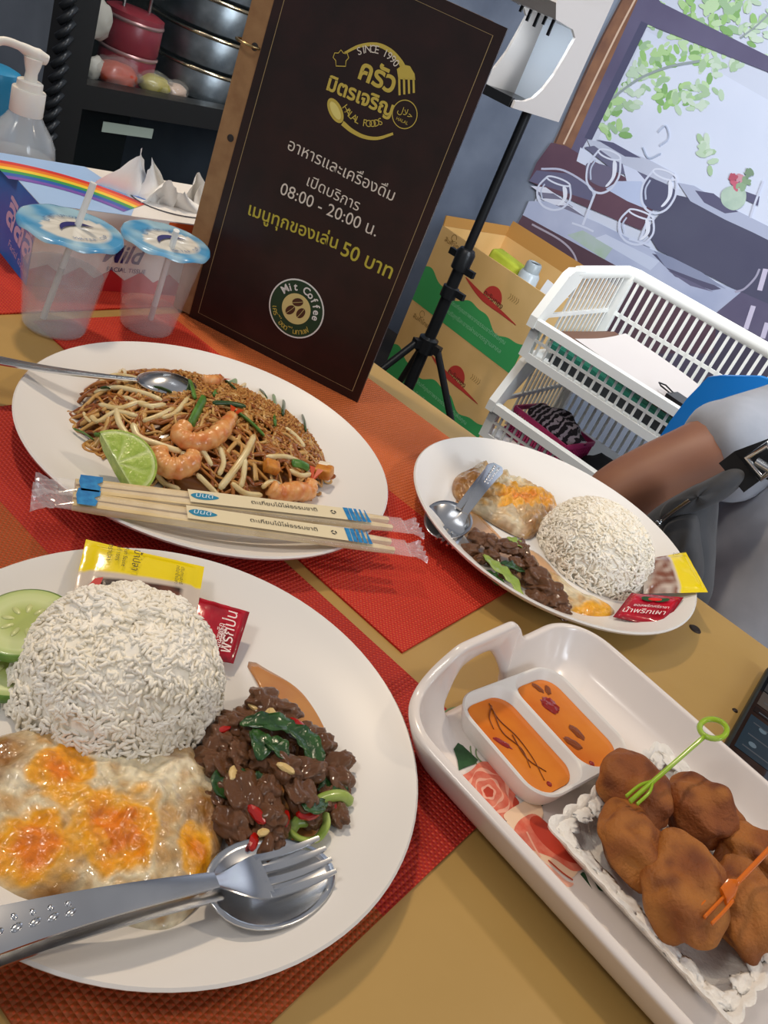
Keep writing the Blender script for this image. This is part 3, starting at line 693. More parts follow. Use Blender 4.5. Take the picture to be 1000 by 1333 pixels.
cucumber(34, 818, PZ+.020, .0235, .0055, (radians(10), radians(-6), 0), 'upper cucumber slice with visible seeds leaning beside the rice mound')
cucumber(14, 868, PZ+.006, .0225, .0055, (radians(4), 0, .5), 'lower cucumber slice half hidden under the other slice')
# ------------------------------------------------------------------ pad thai
pc = Vector((-.3965, .4385)); pa = atan2(.137, .137)           # long axis of the noodle heap
def mound(x, y):
    dx, dy = x-pc.x, y-pc.y; u = dx*cos(pa)+dy*sin(pa); v = -dx*sin(pa)+dy*cos(pa)
    d = (u/.097)**2+(v/.081)**2
    return .033*max(0, 1-d)**.6
def onm(u, v, lift=0):
    x = pc.x+u*cos(pa)-v*sin(pa); y = pc.y+u*sin(pa)+v*cos(pa); return Vector((x, y, PZ+mound(x, y)+lift))
def mpx(x, y, lift=.001):
    """pixel on the heap's surface"""
    z = PZ+.02
    for _ in range(12):
        p = W(x, y, 'z', z); z = .5*z+.5*(PZ+mound(p.x, p.y))
    p = W(x, y, 'z', z); return Vector((p.x, p.y, PZ+mound(p.x, p.y)+lift))
rp = random.Random(5)
NOODM = VC('rice_noodle', 0.28, sub=.1, coat=.25)
mb = MB(); cols = []
# heap body under the noodles
rings = []
for i in range(10):
    d = 1-i/9*.999
    rings.append([onm(.095*d*cos(2*pi*k/40), .079*d*sin(2*pi*k/40), -.006 if d < .98 else -.0045) for k in range(40)])
rings = [[Vector((p.x, p.y, max(p.z, PZ-.0005))) for p in r] for r in rings]
loft(mb, rings, True, True); cols += [srgb('#8a5524')[:3]]*len(mb.v)
NC = [srgb(c)[:3] for c in ('#a8692c', '#96561f', '#bd8845', '#8a4a1c', '#c79c5c')]
for i in range(380):
    u = rp.uniform(-.09, .09); v = rp.uniform(-.077, .077)
    if (u/.095)**2+(v/.079)**2 > 1: continue
    a = rp.uniform(0, 2*pi); k = rp.uniform(-55, 55); pts = []
    for s in range(12):
        pts.append(onm(u, v, rp.uniform(-.001, .0016)+.0005)); u += .0045*cos(a); v += .0045*sin(a); a += k*.0045+rp.uniform(-.25, .25)
        if (u/.098)**2+(v/.082)**2 > 1: a += 1.2
    pts = smoothpath(pts, 2); b = len(mb.v); mb.tube(pts, rp.uniform(.0012, .0020), 6, flat=.7); c = rp.choice(NC); cols += [c]*(len(mb.v)-b)
cc = Vector((pc.x, pc.y, PZ))
me = bpy.data.meshes.new('stir_fried_noodles'); me.from_pydata([Vector(v)-cc for v in mb.v], [], mb.f); me.update()
ca = me.color_attributes.new('Col', 'FLOAT_COLOR', 'POINT'); ca.data.foreach_set('color', [q for c in cols for q in (*c, 1.0)])
tag(link_mesh('stir_fried_noodles', me, NOODM, None, cc, smooth=180), 'tangle of brown stir-fried rice noodles heaped on the middle plate', 'noodles', kind='stuff')
# crushed peanuts
mb = MB(); PN = M('crushed_peanut', '#9c6029', 0.55, col2='#c8934e', scale=500)
for i in range(2200):
    t = rp.random()
    if t < .5: u, v = rp.gauss(.015, .028), rp.gauss(.030, .018)
    elif t < .8: u, v = rp.gauss(.058, .018), rp.gauss(.012, .022)
    else: u, v = rp.gauss(-.01, .035), rp.gauss(.015, .02)
    if (u/.093)**2+(v/.077)**2 > 1: continue
    p = onm(u, v, rp.uniform(.0008, .003)); s = rp.uniform(.0006, .0018)
    d = [Vector((rp.gauss(0, 1), rp.gauss(0, 1), rp.gauss(0, 1))).normalized() for _ in range(1)][0]; e = d.orthogonal().normalized(); f = d.cross(e)
    vs = [p+d*s*1.2, p-d*s, p+e*s, p-e*s*.8, p+f*s*.9, p-f*s]
    mb.add([q-cc for q in vs], [(0, 2, 4), (0, 4, 3), (0, 3, 5), (0, 5, 2), (1, 4, 2), (1, 3, 4), (1, 5, 3), (1, 2, 5)])
tag(mb.build('crushed_peanuts', PN, None, cc), 'crushed peanuts sprinkled over the noodles', 'peanuts', kind='stuff')
# bean sprouts
SPR = M('bean_sprout', '#e3d2a4', 0.25, col2='#d2b67c', scale=60, sub=.15, coat=.2)
sg = 'bean sprouts on the noodles'; sl = 'pale bean sprout lying in the pad thai'
for pts, r in (([(130, 500), (150, 492), (180, 497), (205, 505)], .0018), ([(122, 515), (150, 508), (185, 515), (210, 525)], .0018), ([(128, 530), (155, 535), (180, 528), (200, 535)], .0017), ([(118, 545), (128, 552), (150, 540), (178, 545)], .0016), ([(150, 535), (155, 555), (168, 575), (172, 590)], .0019),
               ([(172, 555), (180, 572), (205, 582), (235, 592)], .0021), ([(235, 592), (245, 602), (240, 612)], .0018), ([(330, 570), (318, 595), (300, 620), (285, 640)], .0021), ([(345, 598), (372, 598), (395, 608)], .0017), ([(318, 600), (316, 622), (312, 638)], .0017), ([(285, 585), (290, 605), (284, 622)], .0016),
               ([(200, 612), (212, 628), (235, 636)], .0017), ([(150, 498), (158, 484), (162, 490), (152, 502)], .0012), ([(245, 520), (228, 540), (210, 548)], .0015), ([(185, 552), (205, 545), (225, 535)], .0017), ([(320, 505), (335, 512), (345, 525)], .0016), ([(310, 505), (325, 500), (338, 502)], .0013), ([(370, 560), (385, 572), (395, 585)], .0016),
               ([(300, 632), (318, 645), (340, 648)], .0018), ([(340, 638), (352, 630), (366, 636)], .0016), ([(255, 620), (275, 640), (290, 648)], .0016), ([(108, 540), (112, 548), (118, 553)], .0010), ([(190, 500), (212, 492), (235, 498)], .0016), ([(160, 520), (190, 532), (215, 530)], .0017), ([(375, 615), (390, 622), (405, 620)], .0016), ([(240, 575), (262, 590), (275, 610)], .0016)):
    tubepiece('bean_sprout', [mpx(x, y, .0022) for x, y in pts], r*1.25, SPR, sl, 'sprout', sg, n=7)
# green chive lengths
CHL = ['upright thick one right of the spoon tip', 'widest slanted one on the big shrimp', 'slanted one right of the big shrimp', 'tall upright one at the right back', 'dark slanted one at the back centre', 'one crossing the dark slanted chive at the back', 'dark upright one at the right back edge', 'dark one at the upper left by the spoon', 'long thin dark one across the peanuts', 'tiny dark one at the back right', 'bright one beside the tofu', 'dark one at the far right rim of noodles', 'tiny dark one at the left end', 'thin stalk sticking out left above the lime', 'wide one lying above the lime']
CHV = M('green_chive', '#3f6b28', 0.3, col2='#5d8a39', scale=120); CHD = M('dark_green_chive', '#2c4a22', 0.3)
for i, (a, b, r, m_) in enumerate((((246, 502), (252, 525), .0032, CHV), ((265, 523), (246, 560), .0040, CHV), ((308, 543), (342, 573), .0028, CHV), ((355, 520), (356, 558), .0034, CHV), ((282, 496), (305, 512), .0022, CHD), ((308, 500), (276, 520), .0026, CHV), ((368, 528), (366, 545), .0028, CHD), ((198, 510), (222, 517), .0020, CHD), ((275, 530), (318, 535), .0018, CHD), ((336, 512), (346, 522), .0018, CHD), ((378, 608), (400, 615), .0032, CHV), ((392, 546), (396, 566), .0024, CHD), ((130, 512), (142, 512), .0016, CHD), ((94, 564), (122, 577), .0015, CHV), ((122, 572), (155, 580), .0030, CHV))):
    p, q = mpx(*a, .004), mpx(*b, .004); m = (p+q)/2+Vector((0, 0, .0012))
    tubepiece('chive_length', [p, m, q], r, m_, 'green chive length, '+CHL[i], 'chive', 'chives on the pad thai', .45, 10)
# shrimps
SHR = VC('cooked_shrimp', 0.25, sub=.15, bump=.2, coat=.3)
def shrimp(pts, r, label):
    p = smoothpath([mpx(x, y, .004) for x, y in pts], 8); n = len(p); c = sum(p, Vector())/n
    g = empty('shrimp', c, 0, label, 'shrimp', 'shrimps in the pad thai')
    rs = [r*(.55+.45*sin(pi*min(1, .18+.62*i/n)))*(1+.06*sin(i*1.6))*(1-.55*max(0, i/n-.75)*4*.5) for i in range(n)]
    o = MB().tube([q-c for q in p], rs, 12).build('body', SHR, g, smooth=180)
    A = srgb('#d98a45'); B = srgb('#e9b071'); C_ = srgb('#c4521f')
    set_cols(o.data, lambda v: mixc(mixc(A, B, .5+nz(v, 260, 1)*1.2), C_, nz(v, 120, 4)*1.4-.05))
    t = (p[-1]-p[-3]).normalized(); b = t.cross(Vector((0, 0, 1))).normalized(); e = p[-1]-c
    for s in (-1, 1):
        MB().add([e-b*.001, e+b*s*.001, e+t*.010+b*s*.0055+Vector((0, 0, .002)), e+t*.012+b*s*.001, e+Vector((0, 0, .0015))], [(0, 1, 2, 3), (4, 2, 1), (4, 3, 2), (4, 0, 3), (4, 1, 0)]).build('tail_fin', M('shrimp_tail', '#c2451c', 0.3), g)
shrimp([(240, 560), (232, 572), (248, 582), (272, 578), (288, 565), (300, 548)], .0075, 'curled orange shrimp in the middle of the noodles under chives')
shrimp([(205, 590), (210, 610), (228, 616), (246, 608), (250, 595)], .0080, 'plump orange shrimp beside the lime wedge')
shrimp([(350, 640), (362, 648), (380, 645), (398, 645), (404, 632)], .0075, 'orange shrimp at the right end of the noodles by the tofu')
shrimp([(262, 500), (275, 502), (285, 500)], .005, 'small reddish shrimp at the back of the noodles')
# tofu
TOF = M('fried_tofu', '#d08a34', 0.4, col2='#b3641f', scale=150, bump=.4); TOW = M('tofu_inside', '#eee3cc', 0.4)
c = mpx(418, 622, .006); g = empty('tofu_piece', c, .4, 'fried tofu cube with white inside at the right tip of noodles', 'tofu')
rbox('crust', .017, .013, .009, .002, TOF, g, (0, 0, -.005), (0, -.3, 0)); rbox('inside', .014, .008, .0075, .002, TOW, g, (-.003, .0065, -.004), (0, -.3, 0))
c = mpx(350, 612, .004); tag(rbox('tofu_piece', .012, .010, .008, .002, TOF, None, c+Vector((0, 0, -.004)), (.2, .2, 1)), 'small golden tofu cube in the noodles above the right shrimp', 'tofu')
# lime wedge
LIMF = VC('lime_flesh', 0.15, sub=.25, bump=.35, bscale=500, coat=.5)
lp = at(168, 606, PZ+.016); lime = empty('lime_wedge', lp, 0, 'half lime slice resting against the noodles', 'lime')
lp = at(152, 607, PZ+.0165); _e = (at(166, 632, PZ+.011)-at(130, 588, PZ+.011)); _n = ((CAM-lp).normalized()*.55+Vector((0, 0, 1))*.6).normalized(); _e = (_e-_n*_n.dot(_e)).normalized()
lime.matrix_basis = frame_mtx(lp, _e, _n.cross(_e))
R = .0255; n = 30; mbf = MB(); mbr = MB()
half = [(R*.95*cos(pi*k/n), R*.95*sin(pi*k/n)) for k in range(n+1)]
vs = []; fs = []; rows = 8
for r in range(rows+1):
    for k in range(n+1):
        f = r/rows; a = pi*k/n; vs.append((f*R*.95*cos(a), f*R*.95*sin(a), .0045+.0006*abs(sin(a*4))*(1 if 0 < r < rows else 0)))
for r in range(rows):
    for k in range(n): fs.append((r*(n+1)+k, r*(n+1)+k+1, (r+1)*(n+1)+k+1, (r+1)*(n+1)+k))
mbf.add(vs, fs); o = mbf.build('flesh', LIMF, lime, smooth=180)
LA = srgb('#aec45a'); LB = srgb('#d6dfa2'); LC = srgb('#93ad40')
set_cols(o.data, lambda p: mixc(mixc(LC, LA, .5+nz(p, 500, 2)), LB, max((hypot(p.x, p.y)/R-.86)*12, .7-abs(((atan2(p.y, p.x)*4/pi)+.5) % 1-.5)*12*hypot(p.x, p.y)/R)))
prof = []
for k in range(n+1):
    a = pi*k/n; prof.append([(R*.94*cos(a), R*.94*sin(a), .0047), (R*cos(a), R*sin(a), .0044), (R*.95*cos(a), R*.95*sin(a), -.003), (R*.7*cos(a), R*.7*sin(a), -.0085), (0, 0, -.0105)])
mbr.add([p for row in prof for p in row], [(i*5+j, i*5+j+1, i*5+j+6, i*5+j+5) for i in range(n) for j in range(4)])
mbr.add([(R*.95, 0, .0045), (-R*.95, 0, .0045), (-R*.95, 0, -.003), (-R*.7, 0, -.0085), (0, 0, -.0105), (R*.7, 0, -.0085), (R*.95, 0, -.003)], [(0, 1, 2, 3, 4, 5, 6)])
mbr.build('rind', M('lime_rind', '#7f9e33', 0.35, col2='#a5b94d', scale=200, bump=.3, bscale=900), lime, smooth=50)

# ------------------------------------------------------------------ cutlery
STEEL = M('stainless_steel', '#dadbdc', 0.20, metal=1, col2='#c6c7c9', scale=30)
def strip(mb, st, seg=9):
    """st: list of (x, z, half width, thickness); rounded bar along x"""
    rings = []
    for x, z, w, t in st:
        rings.append([(x, w*cos(2*pi*k/seg) if 0 else w*max(-1, min(1, 1.25*cos(2*pi*k/seg))), z+t*max(-1, min(1, 1.25*sin(2*pi*k/seg)))) for k in range(seg)])
    loft(mb, rings, True, True)
def handle_part(g, Lh, z0, z1, wid, deco=True):
    mb = MB(); N_ = 16; st = []
    for i in range(N_+1):
        f = i/N_; w = wid*(1-.62*max(0, (f-.15)/.85)**.8)*(.55 if i == 0 else .85 if i == 1 else 1); z = z0+(z1-z0)*f+.004*sin(pi*f)
        st.append((Lh*f, z, max(w, .0026), .0009))
    strip(mb, st, 12)
    h = mb.build('handle', STEEL, g, smooth=60)
    if deco:
        for i in range(8):
            x = Lh*(.07+.055*i); f = x/Lh; w = wid*(1-.62*max(0, (f-.15)/.85)**.8)*.62; z = z0+(z1-z0)*f+.004*sin(pi*f)+.0009
            for s, q in ((-.25, 1.0), (.55, .45)):
                e = link_mesh('embossed_mark', blob_mesh('embossed_mark', Lh*.021*q, w*.28, .0008, 1, 0), STEEL, h, (x, s*w, z), (0, -atan2(z1-z0, Lh), .45), smooth=180)
    return h
def fork(p0, p1, L_, label, deco=True, zlift=(0.012, 0.0), wid=.0095, roll=0):
    """p0 handle end, p1 tip (world)"""
    p0 = Vector(p0); p1 = Vector(p1); d = p1-p0; L_ = d.length
    g = empty('fork', p0, 0, label, 'fork', rot=(roll, -atan2(d.z, hypot(d.x, d.y)), atan2(d.y, d.x)))
    Lh = L_*.66; handle_part(g, Lh, 0, .001, wid, deco)
    hw = L_*.062; mb = MB()
    st = []
    for i in range(9):
        f = i/8; x = Lh-.002+(L_*.17)*f; w = .0028+(hw-.0028)*(f*f*(3-2*f)); st.append((x, .001-.0065*sin(f*pi*.55), w, .0008))
    strip(mb, st, 12); mb.build('head', STEEL, g, smooth=60)
    x0 = Lh-.002+L_*.17; z0 = .001-.0065*sin(pi*.55)
    for k in range(4):
        y = hw*(-.82+.547*k); tw = hw*.17; st = []
        for i in range(8):
            f = i/7; x = x0-.002+(L_-x0+.002)*f*(1-.02*abs(k-1.5)); st.append((x, z0+.0055*f*f-.001*sin(pi*f), tw*(1-.45*f**4), .0008))
        mb = MB(); strip(mb, [(x, z, w, t) for x, z, w, t in st], 8)
        mb.v = [(a, b+y, c) for a, b, c in mb.v]; mb.build('tine', STEEL, g, smooth=60)
    return g
def spoon(p0, p1, label, deco=True, wid=.0095, flip=False, bw=.021):
    p0 = Vector(p0); p1 = Vector(p1); d = p1-p0; L_ = d.length
    g = empty('spoon', p0, 0, label, 'spoon', rot=(pi if flip else 0, -atan2(d.z, hypot(d.x, d.y)), atan2(d.y, d.x)))
    Lb = bw*3.0; Lh = L_-Lb+.006; handle_part(g, Lh, 0, .001, wid, deco)
    vs = []; fs = []; nr, na = 8, 36
    for r in range(nr+1):
        f = r/nr
        for k in range(na):
            a = 2*pi*k/na; ex = cos(a)*Lb/2*(1); ey = sin(a)*bw*(1-.12*cos(a)); vs.append((L_-Lb/2+f*ex, f*ey, .001-.0075*(1-f*f)))
    for r in range(nr):
        for k in range(na): fs.append((r*na+k, r*na+(k+1) % na, (r+1)*na+(k+1) % na, (r+1)*na+k))
    o = MB().add(vs, fs).build('bowl', STEEL, g, smooth=180); md = o.modifiers.new('s', 'SOLIDIFY'); md.thickness = .0011; md.offset = 0
    return g
sp0 = at(-95, 1262, TZ+.034); 
spoon(at(-120, 1262, TZ+.026), at(432, 1128, PZ+.008), 'steel spoon lying under the fork on the near plate')
fork(at(-120, 1245, TZ+.038), at(428, 1112, PZ+.014), .19, 'steel fork resting on top of the spoon on the near plate')
spoon(at(645, 612, PZ+.022), at(563, 698, PZ+.010), 'dull steel spoon under the fork on the plate by the person', False, .0072, bw=.0185)
fork(at(648, 606, PZ+.028), at(578, 708, PZ+.0135), .15, 'dull steel fork lying across the folded egg', True, wid=.0078)
spoon(at(-110, 445, TZ+.030), at(262, 506, PZ+.033), 'steel spoon stuck face down into the back of the noodles', False, .007, flip=True, bw=.016)
# ------------------------------------------------------------------ wrapped chopsticks
WOOD = M('bamboo_stick', '#e3cd9f', 0.5, col2='#d3b985', scale=70); FILM = M('clear_film', '#ffffff', 0.08, alpha=.16, coat=.6, spec=.8)
FILMC = M('crimped_film', '#e8e8ea', 0.12, alpha=.34, coat=.6, spec=.8)
BLUEP = M('blue_print', '#1d6fae', 0.35, col2='#2f8cc4', scale=220); TEALP = M('teal_leaf_print', '#2a86ab', 0.4); BLKP = M('black_print', '#2c2a28', 0.5); PALE = M('pale_print', '#d6e8f2', 0.4); SLV = M('paper_white_print', '#e6d8b4', 0.4)
def chop_pack(p0, p1, label, crimp_big):
    p0 = Vector(p0); p1 = Vector(p1); d = p1-p0; L_ = d.length
    g = empty('chopstick_packet', p0, 0, label, 'chopsticks', 'wrapped chopsticks', rot=(0, -atan2(d.z, hypot(d.x, d.y)), atan2(d.y, d.x)))
    for s in (-1, 1):
        mb = MB(); rings = []
        for i in range(14):
            f = i/13; x = .004+(L_-.004)*f; w = .0034-.0009*f; k = 1 if 0 < i < 13 else .8
            rings.append([(x, s*.0040*(1+.15*f)+w*k*max(-1, min(1, 1.3*cos(2*pi*q/10))), .0036+w*k*max(-1, min(1, 1.3*sin(2*pi*q/10)))) for q in range(10)])
        loft(mb, rings); mb.build('chopstick', WOOD, g, smooth=50)
    mb = MB(); rings = []
    for x, w, h in ((-.006, .0088, .0004), (.002, .0086, .0024), (.012, .0085, .0042), (L_*.5, .0085, .0042), (L_-.004, .0086, .0040), (L_+.004, .0090, .0020), (L_+.013, .0095, .0004)):
        rings.append([(x, w*cos(2*pi*q/16), .0036+h*sin(2*pi*q/16)) for q in range(16)])
    loft(mb, rings); mb.build('clear_sleeve', FILM, g, smooth=60)
    # crumpled film ends
    for x0, sx, w in ((-.006, -1, .0085 if crimp_big else .007), (L_+.013, 1, .0075)):
        vs = []; fs = []; nx, ny = 6, 12
        for i in range(nx+1):
            for j in range(ny+1):
                f = i/nx; y = (j/ny*2-1)*w*(1+.45*f); vs.append((x0+sx*.013*f, y, .0028+.0022*sin(j*1.9+i*.8)*f+.0008*nz((i, j, x0), 1.7)))
        for i in range(nx):
            for j in range(ny): fs.append((i*(ny+1)+j, i*(ny+1)+j+1, (i+1)*(ny+1)+j+1, (i+1)*(ny+1)+j))
        MB().add(vs, fs).build('crumpled_film_end', FILMC, g)
    Z = Matrix.Translation((0, 0, .0080))
    dec = lambda poly, mat, nm, l=0: decal(Z, poly, mat, g, nm, l)
    dec([(L_*.33, -.0068), (L_*.86, -.0068), (L_*.86, .0068), (L_*.33, .0068)], SLV, 'printed_panel', 0)
    jag = [(L_*.028, -.0082), (L_*.075, -.0082), (L_*.082, -.003), (L_*.072, .0), (L_*.088, .003), (L_*.09, .0082), (L_*.03, .0082), (L_*.024, .001)]
    dec(jag, BLUEP, 'blue_end_band', .0002)
    for k in range(5):
        x = L_*(.833+.017*k); y0 = -.0072; dec([(x, y0), (x+L_*.0145, y0), (x+L_*.016-.0004*k, .0072), (x-.0003+.0004*k, .0072)], BLUEP, 'blue_brush_stroke', .0002)
    lf = [(L_*.335, .0005), (L_*.352, .0032), (L_*.38, .0036), (L_*.405, .0025), (L_*.42, .0004), (L_*.40, -.0022), (L_*.37, -.0034), (L_*.348, -.0026)]
    dec([(v.x, v.y) for v in smoothpath([(a, b, 0) for a, b in lf], 4, True)], TEALP, 'leaf_logo', .0002)
    text_on(Z, 'ปันดี', (L_*.350, -.0012), (L_*.405, -.0012), PALE, g, lift=.0004, shear=.25)
    text_on(Z, 'ตะเกียบไม้ไผ่ธรรมชาติ', (L_*.52, -.0014), (L_*.735, -.0014), BLKP, g, lift=.0004)
    rc = L_*.79
    for k in range(3):
        a0 = 90+120*k; decal_line(Z, circ((rc, 0), .0017, 8, a0, a0+88), .0009, BLKP, g, 'recycling_arrow', .0004)
chop_pack(at(88, 640, TZ+.0215), at(505, 687, TZ+.0215), 'wrapped pair of bamboo chopsticks lying nearer the noodles', False)
chop_pack(at(84, 657, TZ+.0215), at(508, 716, TZ+.0215), 'wrapped pair of bamboo chopsticks at the near edge of the noodle plate', True)

# ------------------------------------------------------------------ sauce sachets
SACM = VC('glossy_sachet', 0.18, coat=.5, bump=.12, bscale=120)
SY = srgb('#f0d60f'); SR = srgb('#c0122a'); SRD = srgb('#8f0c1d'); SB = srgb('#7a4630'); SCL = srgb('#cfc0b0'); SBK = srgb('#33251d')
def sachet(name, corners, bulge, colfn, label, n=22):
    c4 = [at(x, y, z) for x, y, z in corners]; c = sum(c4, Vector())/4; vs = []; fs = []; uv = []
    nrm = (c4[1]-c4[0]).cross(c4[3]-c4[0]).normalized()
    if nrm.z < 0: nrm = -nrm
    for sgn in (1, -1):
        for i in range(n+1):
            for j in range(n+1):
                u, v = i/n, j/n; p = c4[0].lerp(c4[1], u).lerp(c4[3].lerp(c4[2], u), v)
                b = bulge*max(0, (1-(2*u-1)**4)*(1-(2*v-1)**4))**.8 if .05 < u < .95 and .05 < v < .95 else 0
                b += .00035*nz((u*9, v*9, 0), 1, bulge*1000) if sgn > 0 else 0
                vs.append(p-c+nrm*(sgn*(b if sgn > 0 else b*.45)+sgn*.0001)); uv.append((u, v))
    m = n+1
    for s in (0, 1):
        o_ = s*m*m
        for i in range(n):
            for j in range(n): fs.append((o_+i*m+j, o_+i*m+j+1, o_+(i+1)*m+j+1, o_+(i+1)*m+j))
    me = bpy.data.meshes.new(name); me.from_pydata(vs, [], fs); me.update()
    ca = me.color_attributes.new('Col', 'FLOAT_COLOR', 'POINT'); ca.data.foreach_set('color', [q for u, v in uv for q in (*colfn(u, v)[:3], 1.0)])
    g = empty(name, c, 0, label, 'sachet', 'condiment sachets')
    o = link_mesh('pouch', me, SACM, g, smooth=180)
    ex = (c4[1]-c4[0]).normalized(); ey = (c4[3]-c4[0]); 
    _o = c4[3]-c+nrm*(bulge*.9+.0006); _y = (c4[0]-c4[3]).normalized(); fr = Matrix(((ex.x, _y.x, nrm.x, _o.x), (ex.y, _y.y, nrm.y, _o.y), (ex.z, _y.z, nrm.z, _o.z), (0, 0, 0, 1)))
    return g, fr, (c4[1]-c4[0]).length, (c4[0]-c4[3]).length
def yel(u, v):
    if v < .50: return SY
    if v < .56: return SCL
    if u < .16 or u > .86 or v > .93: return SCL
    k = nz((u*6, v*6, 1), 1.0); return mixc(SB, SBK, .4+k*1.5)
g, fr, w, h = sachet('sauce_sachet', [(112, 702, TZ+.027), (266, 738, TZ+.028), (256, 800, PZ+.014), (90, 792, PZ+.012)], .0035, yel, 'yellow topped clear fish sauce sachet behind the rice on the near plate')
BLK2 = M('sachet_print', '#3a3208', 0.5)
for i, (t, x, wd) in enumerate((('น้ำปลา', .40, .30), ('Fish Sauce', .32, .28), ('แท้ 100%', .26, .22), ('ตราปลา', .19, .24))):
    text_on(fr, t, (w*x, h*.93), (w*x, h*(.93-wd)), BLK2, g, lift=.0014)
for i, (t, x) in enumerate((('ปริมาณสุทธิ', .80), ('กรัม น้ำปลา', .76))): text_on(fr, t, (w*x, h*.84), (w*x, h*.58), BLK2, g, lift=.0014)
decal(fr, [(w*.10, h*.28), (w*.14, h*.40), (w*.20, h*.44), (w*.19, h*.34), (w*.13, h*.22)], M('red_drop_print', '#c11c1c', 0.4), g, 'red_emblem', .0012)
def red(u, v): return SRD if (u > .93 or v > .95 or u < .05) else (mixc(SR, SRD, .3+nz((u*4, v*4, 2), 1.1)))
WP = M('white_sachet_print', '#f1dfdc', 0.5); GP = M('green_chili_print', '#234b25', 0.5); RP = M('red_chili_print', '#e02a22', 0.35)
g, fr, w, h = sachet('chili_sachet', [(250, 775, TZ+.020), (325, 797, TZ+.022), (304, 864, PZ+.006), (232, 850, PZ+.006)], .0030, red, 'red chili sauce sachet behind the right side of the rice mound')
text_on(fr, 'พริกป่น', (w*.80, h*.15), (w*.80, h*.85), WP, g, lift=.001)
for x in (.62, .68): text_on(fr, 'ซอสพริก', (w*x, h*.2), (w*x, h*.6), WP, g, lift=.001)
g, fr, w, h = sachet('sauce_sachet', [(838, 728, PZ+.020), (893, 719, PZ+.027), (922, 771, PZ+.024), (838, 773, PZ+.010)], .003, lambda u, v: SY if u > .58 else (SCL if u > .5 or u < .06 else mixc(SB, SCL, .3+nz((u*5, v*5, 3), 1.3))), 'yellow and clear sauce sachet hanging over the far plate rim')
text_on(fr, 'น้ำปลา 100%', (w*.62, h*.9), (w*.95, h*.9), BLK2, g, lift=.001); text_on(fr, 'ปริมาณสุทธิ', (w*.64, h*.45), (w*.95, h*.45), BLK2, g, lift=.001); text_on(fr, 'วันผลิต', (w*.6, h*.08), (w*.95, h*.08), BLK2, g, lift=.001)
g, fr, w, h = sachet('chili_sachet', [(822, 772, PZ+.012), (890, 778, PZ+.016), (862, 818, PZ+.008), (798, 803, PZ+.006)], .0028, red, 'red chili sachet lying between the rice dome and far plate rim')
text_on(fr, 'น้ำพริกเผา', (w*.08, h*.10), (w*.85, h*.10), WP, g, lift=.001); text_on(fr, 'ซอสพริกศรีราชา', (w*.2, h*.36), (w*.85, h*.36), WP, g, lift=.001)
for s in (-1, 1): decal(fr, ell((w*(.5+.14*s), h*.68), w*.13, h*.08, .3*s), GP, g, 'chili_emblem', .001)
decal(fr, ell((w*.5, h*.68), w*.13, h*.06, 0), RP, g, 'chili_emblem', .0012)

# ------------------------------------------------------------------ divided sauce dish on the tray
TFZ = T+.0002+FLZ
dc = Vector((-.061, .4235, TFZ+.0006)); drot = radians(-11)
dish = empty('sauce_dish', dc, drot, 'white two-compartment dish of orange dipping sauce in the tray', 'dish')
DW, DD, DH = .079, .096, .0175
mb = MB(); top = DH
def ringz(w, d, r, z, cx=0, cy=0): return [(x, y, z) for x, y in rrect(w, d, r, 8, cx, cy)]
outer = [ringz(DW*.86, DD*.86, .014, 0), ringz(DW*.93, DD*.93, .016, .006), ringz(DW, DD, .018, top-.001), ringz(DW-.0016, DD-.0016, .0175, top)]
loft(mb, outer, True, False)
# rim plate with two wells: build each well ring and the bridging top as wide rings
ww, wd_ = DW-.007, (DD-.0095)/2
n = len(outer[0])
for s in (-1, 1):
    cy = s*(DD/4-.0006)
    well = [ringz(ww+.003, wd_+.003, .0145, top, 0, cy), ringz(ww, wd_, .014, top-.0012, 0, cy), ringz(ww-.008, wd_-.006, .012, .006, 0, cy), ringz(ww-.014, wd_-.012, .009, .004, 0, cy)]
    loft(mb, well, False, True)
o = mb.build('dish_body', CERAM, dish, smooth=50)
mb = MB()
bm = bmesh.new()
for ringpts, in ((ringz(DW-.0016, DD-.0016, .0175, top),),): vo = [bm.verts.new(p) for p in ringpts]
eds = [bm.edges.new((vo[i], vo[(i+1) % len(vo)])) for i in range(len(vo))]
for s in (-1, 1):
    vi = [bm.verts.new(p) for p in ringz(ww+.003, wd_+.003, .0145, top, 0, s*(DD/4-.0006))]; eds += [bm.edges.new((vi[i], vi[(i+1) % len(vi)])) for i in range(len(vi))]
bmesh.ops.triangle_fill(bm, edges=eds, use_beauty=True, use_dissolve=False)
me = bpy.data.meshes.new('dish_rim'); bm.to_mesh(me); bm.free(); me.update()
link_mesh('dish_rim', me, CERAM, dish)
SAU = M('sweet_chili_sauce', '#d9711a', 0.07, col2='#e88a2a', scale=26, alpha=.93, coat=.6, bump=.08, bscale=60)
HERB = M('dried_herb', '#8a4312', 0.3, alpha=.85); PEP = M('sauce_pepper', '#8f1c12', 0.2, coat=.4)
